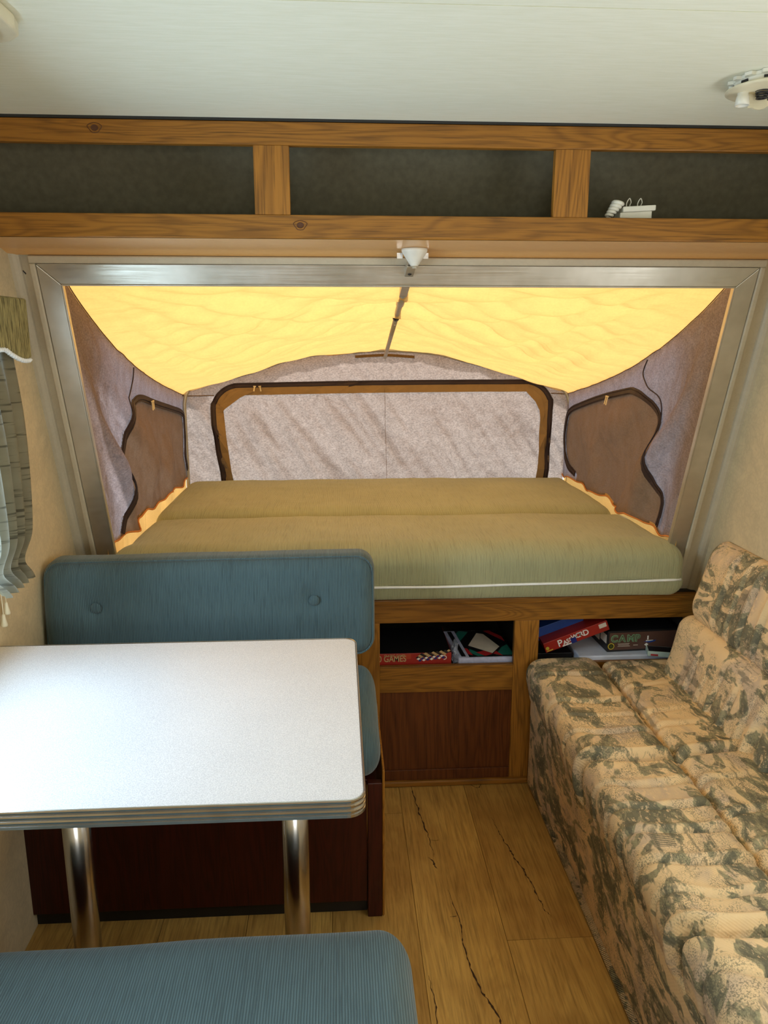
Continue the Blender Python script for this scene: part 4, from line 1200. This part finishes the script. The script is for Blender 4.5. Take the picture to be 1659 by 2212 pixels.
mk('stub_tube', lathe([(.0095, -.018), (.0095, -.026), (.0105, -.027), (.0130, -.043), (.0112, -.043), (.009, -.03)], tc_, 24, False), M['white_plastic'], cf, smooth=True)
mk('tongue', prism([(.758, ZC - .02), (.759, ZC - .046)] + [(.780 + .021 * math.cos(a), ZC - .032 + .016 * math.sin(a)) for a in [-2.2 + .25 * i for i in range(10)]] + [(.796, ZC - .02)], 1.500, 1.5045, lambda u, v, t: (u, t, v)), M['cream_plastic'], cf)
hx = [(.776 + (.013 - .003 * i / 60) * math.cos(i * .42), 1.482 + (.013 - .003 * i / 60) * math.sin(i * .42), ZC - .019 - .017 * i / 60) for i in range(61)]
mk('coil_spring', tube(hx, .0016, 6), M['black'], cf, smooth=True)

# ------------------------------------------------------------------ light
w = bpy.data.worlds.new('sky'); S.world = w; w.use_nodes = True
nt = w.node_tree; bg = nt.nodes['Background']
bg.inputs['Color'].default_value = (.80, .92, 1., 1); bg.inputs['Strength'].default_value = 1.1

def sun(rot, e, col, ang=4):
    l = bpy.data.lights.new('sun', 'SUN'); l.energy = e; l.color = col; l.angle = math.radians(ang)
    o = bpy.data.objects.new('sun', l); C.objects.link(o); o.rotation_euler = rot; return o
sun((math.radians(-38), math.radians(-12), 0), 4.2, (1., .93, .84))

def area(name, loc, rot, sx, sy, e, col):
    l = bpy.data.lights.new(name, 'AREA'); l.shape = 'RECTANGLE'; l.size = sx; l.size_y = sy; l.energy = e; l.color = col
    o = bpy.data.objects.new(name, l); C.objects.link(o); o.location = loc; o.rotation_euler = rot; return o
area('daylight_and_fill', (XL - .06, (LW[0] + LW[1]) / 2, (LW[2] + LW[3]) / 2), (0, -PI / 2, 0), LW[3] - LW[2], LW[1] - LW[0], 14, (.56, .78, 1.))
area('daylight_and_fill', (XR + .06, (RW[0] + RW[1]) / 2, (RW[2] + RW[3]) / 2), (0, PI / 2, 0), RW[3] - RW[2], RW[1] - RW[0], 9, (.95, .97, 1.))  # fill lamp at the added right window, lifts sofa and ceiling
area('daylight_and_fill', ((BW[0] + BW[1]) / 2, YB - .06, (BW[2] + BW[3]) / 2), (PI / 2, 0, 0), BW[1] - BW[0], BW[3] - BW[2], 15, (1, .97, .86))  # warm fill lamp at the added rear window, mainly for the ceiling

# ------------------------------------------------------------------ camera
cam = bpy.data.cameras.new('camera'); co = bpy.data.objects.new('camera', cam); C.objects.link(co)
co.location = (0, 0, 1.5)
cam.sensor_fit = 'VERTICAL'; cam.sensor_height = 24.; cam.lens = 24. * 1660 / 2212
co.rotation_euler = (math.radians(90 - 12.8), 0, -math.radians(3.4))
cam.clip_start = .02
S.camera = co
S.view_settings.view_transform = 'Standard'; S.view_settings.look = 'None'
S.view_settings.exposure = .38; S.view_settings.gamma = 1.; S.view_settings.use_curve_mapping = False
S.cycles.use_denoising = True
S.cycles.max_bounces = 10; S.cycles.diffuse_bounces = 5; S.cycles.transmission_bounces = 6
S.cycles.sample_clamp_indirect = 8
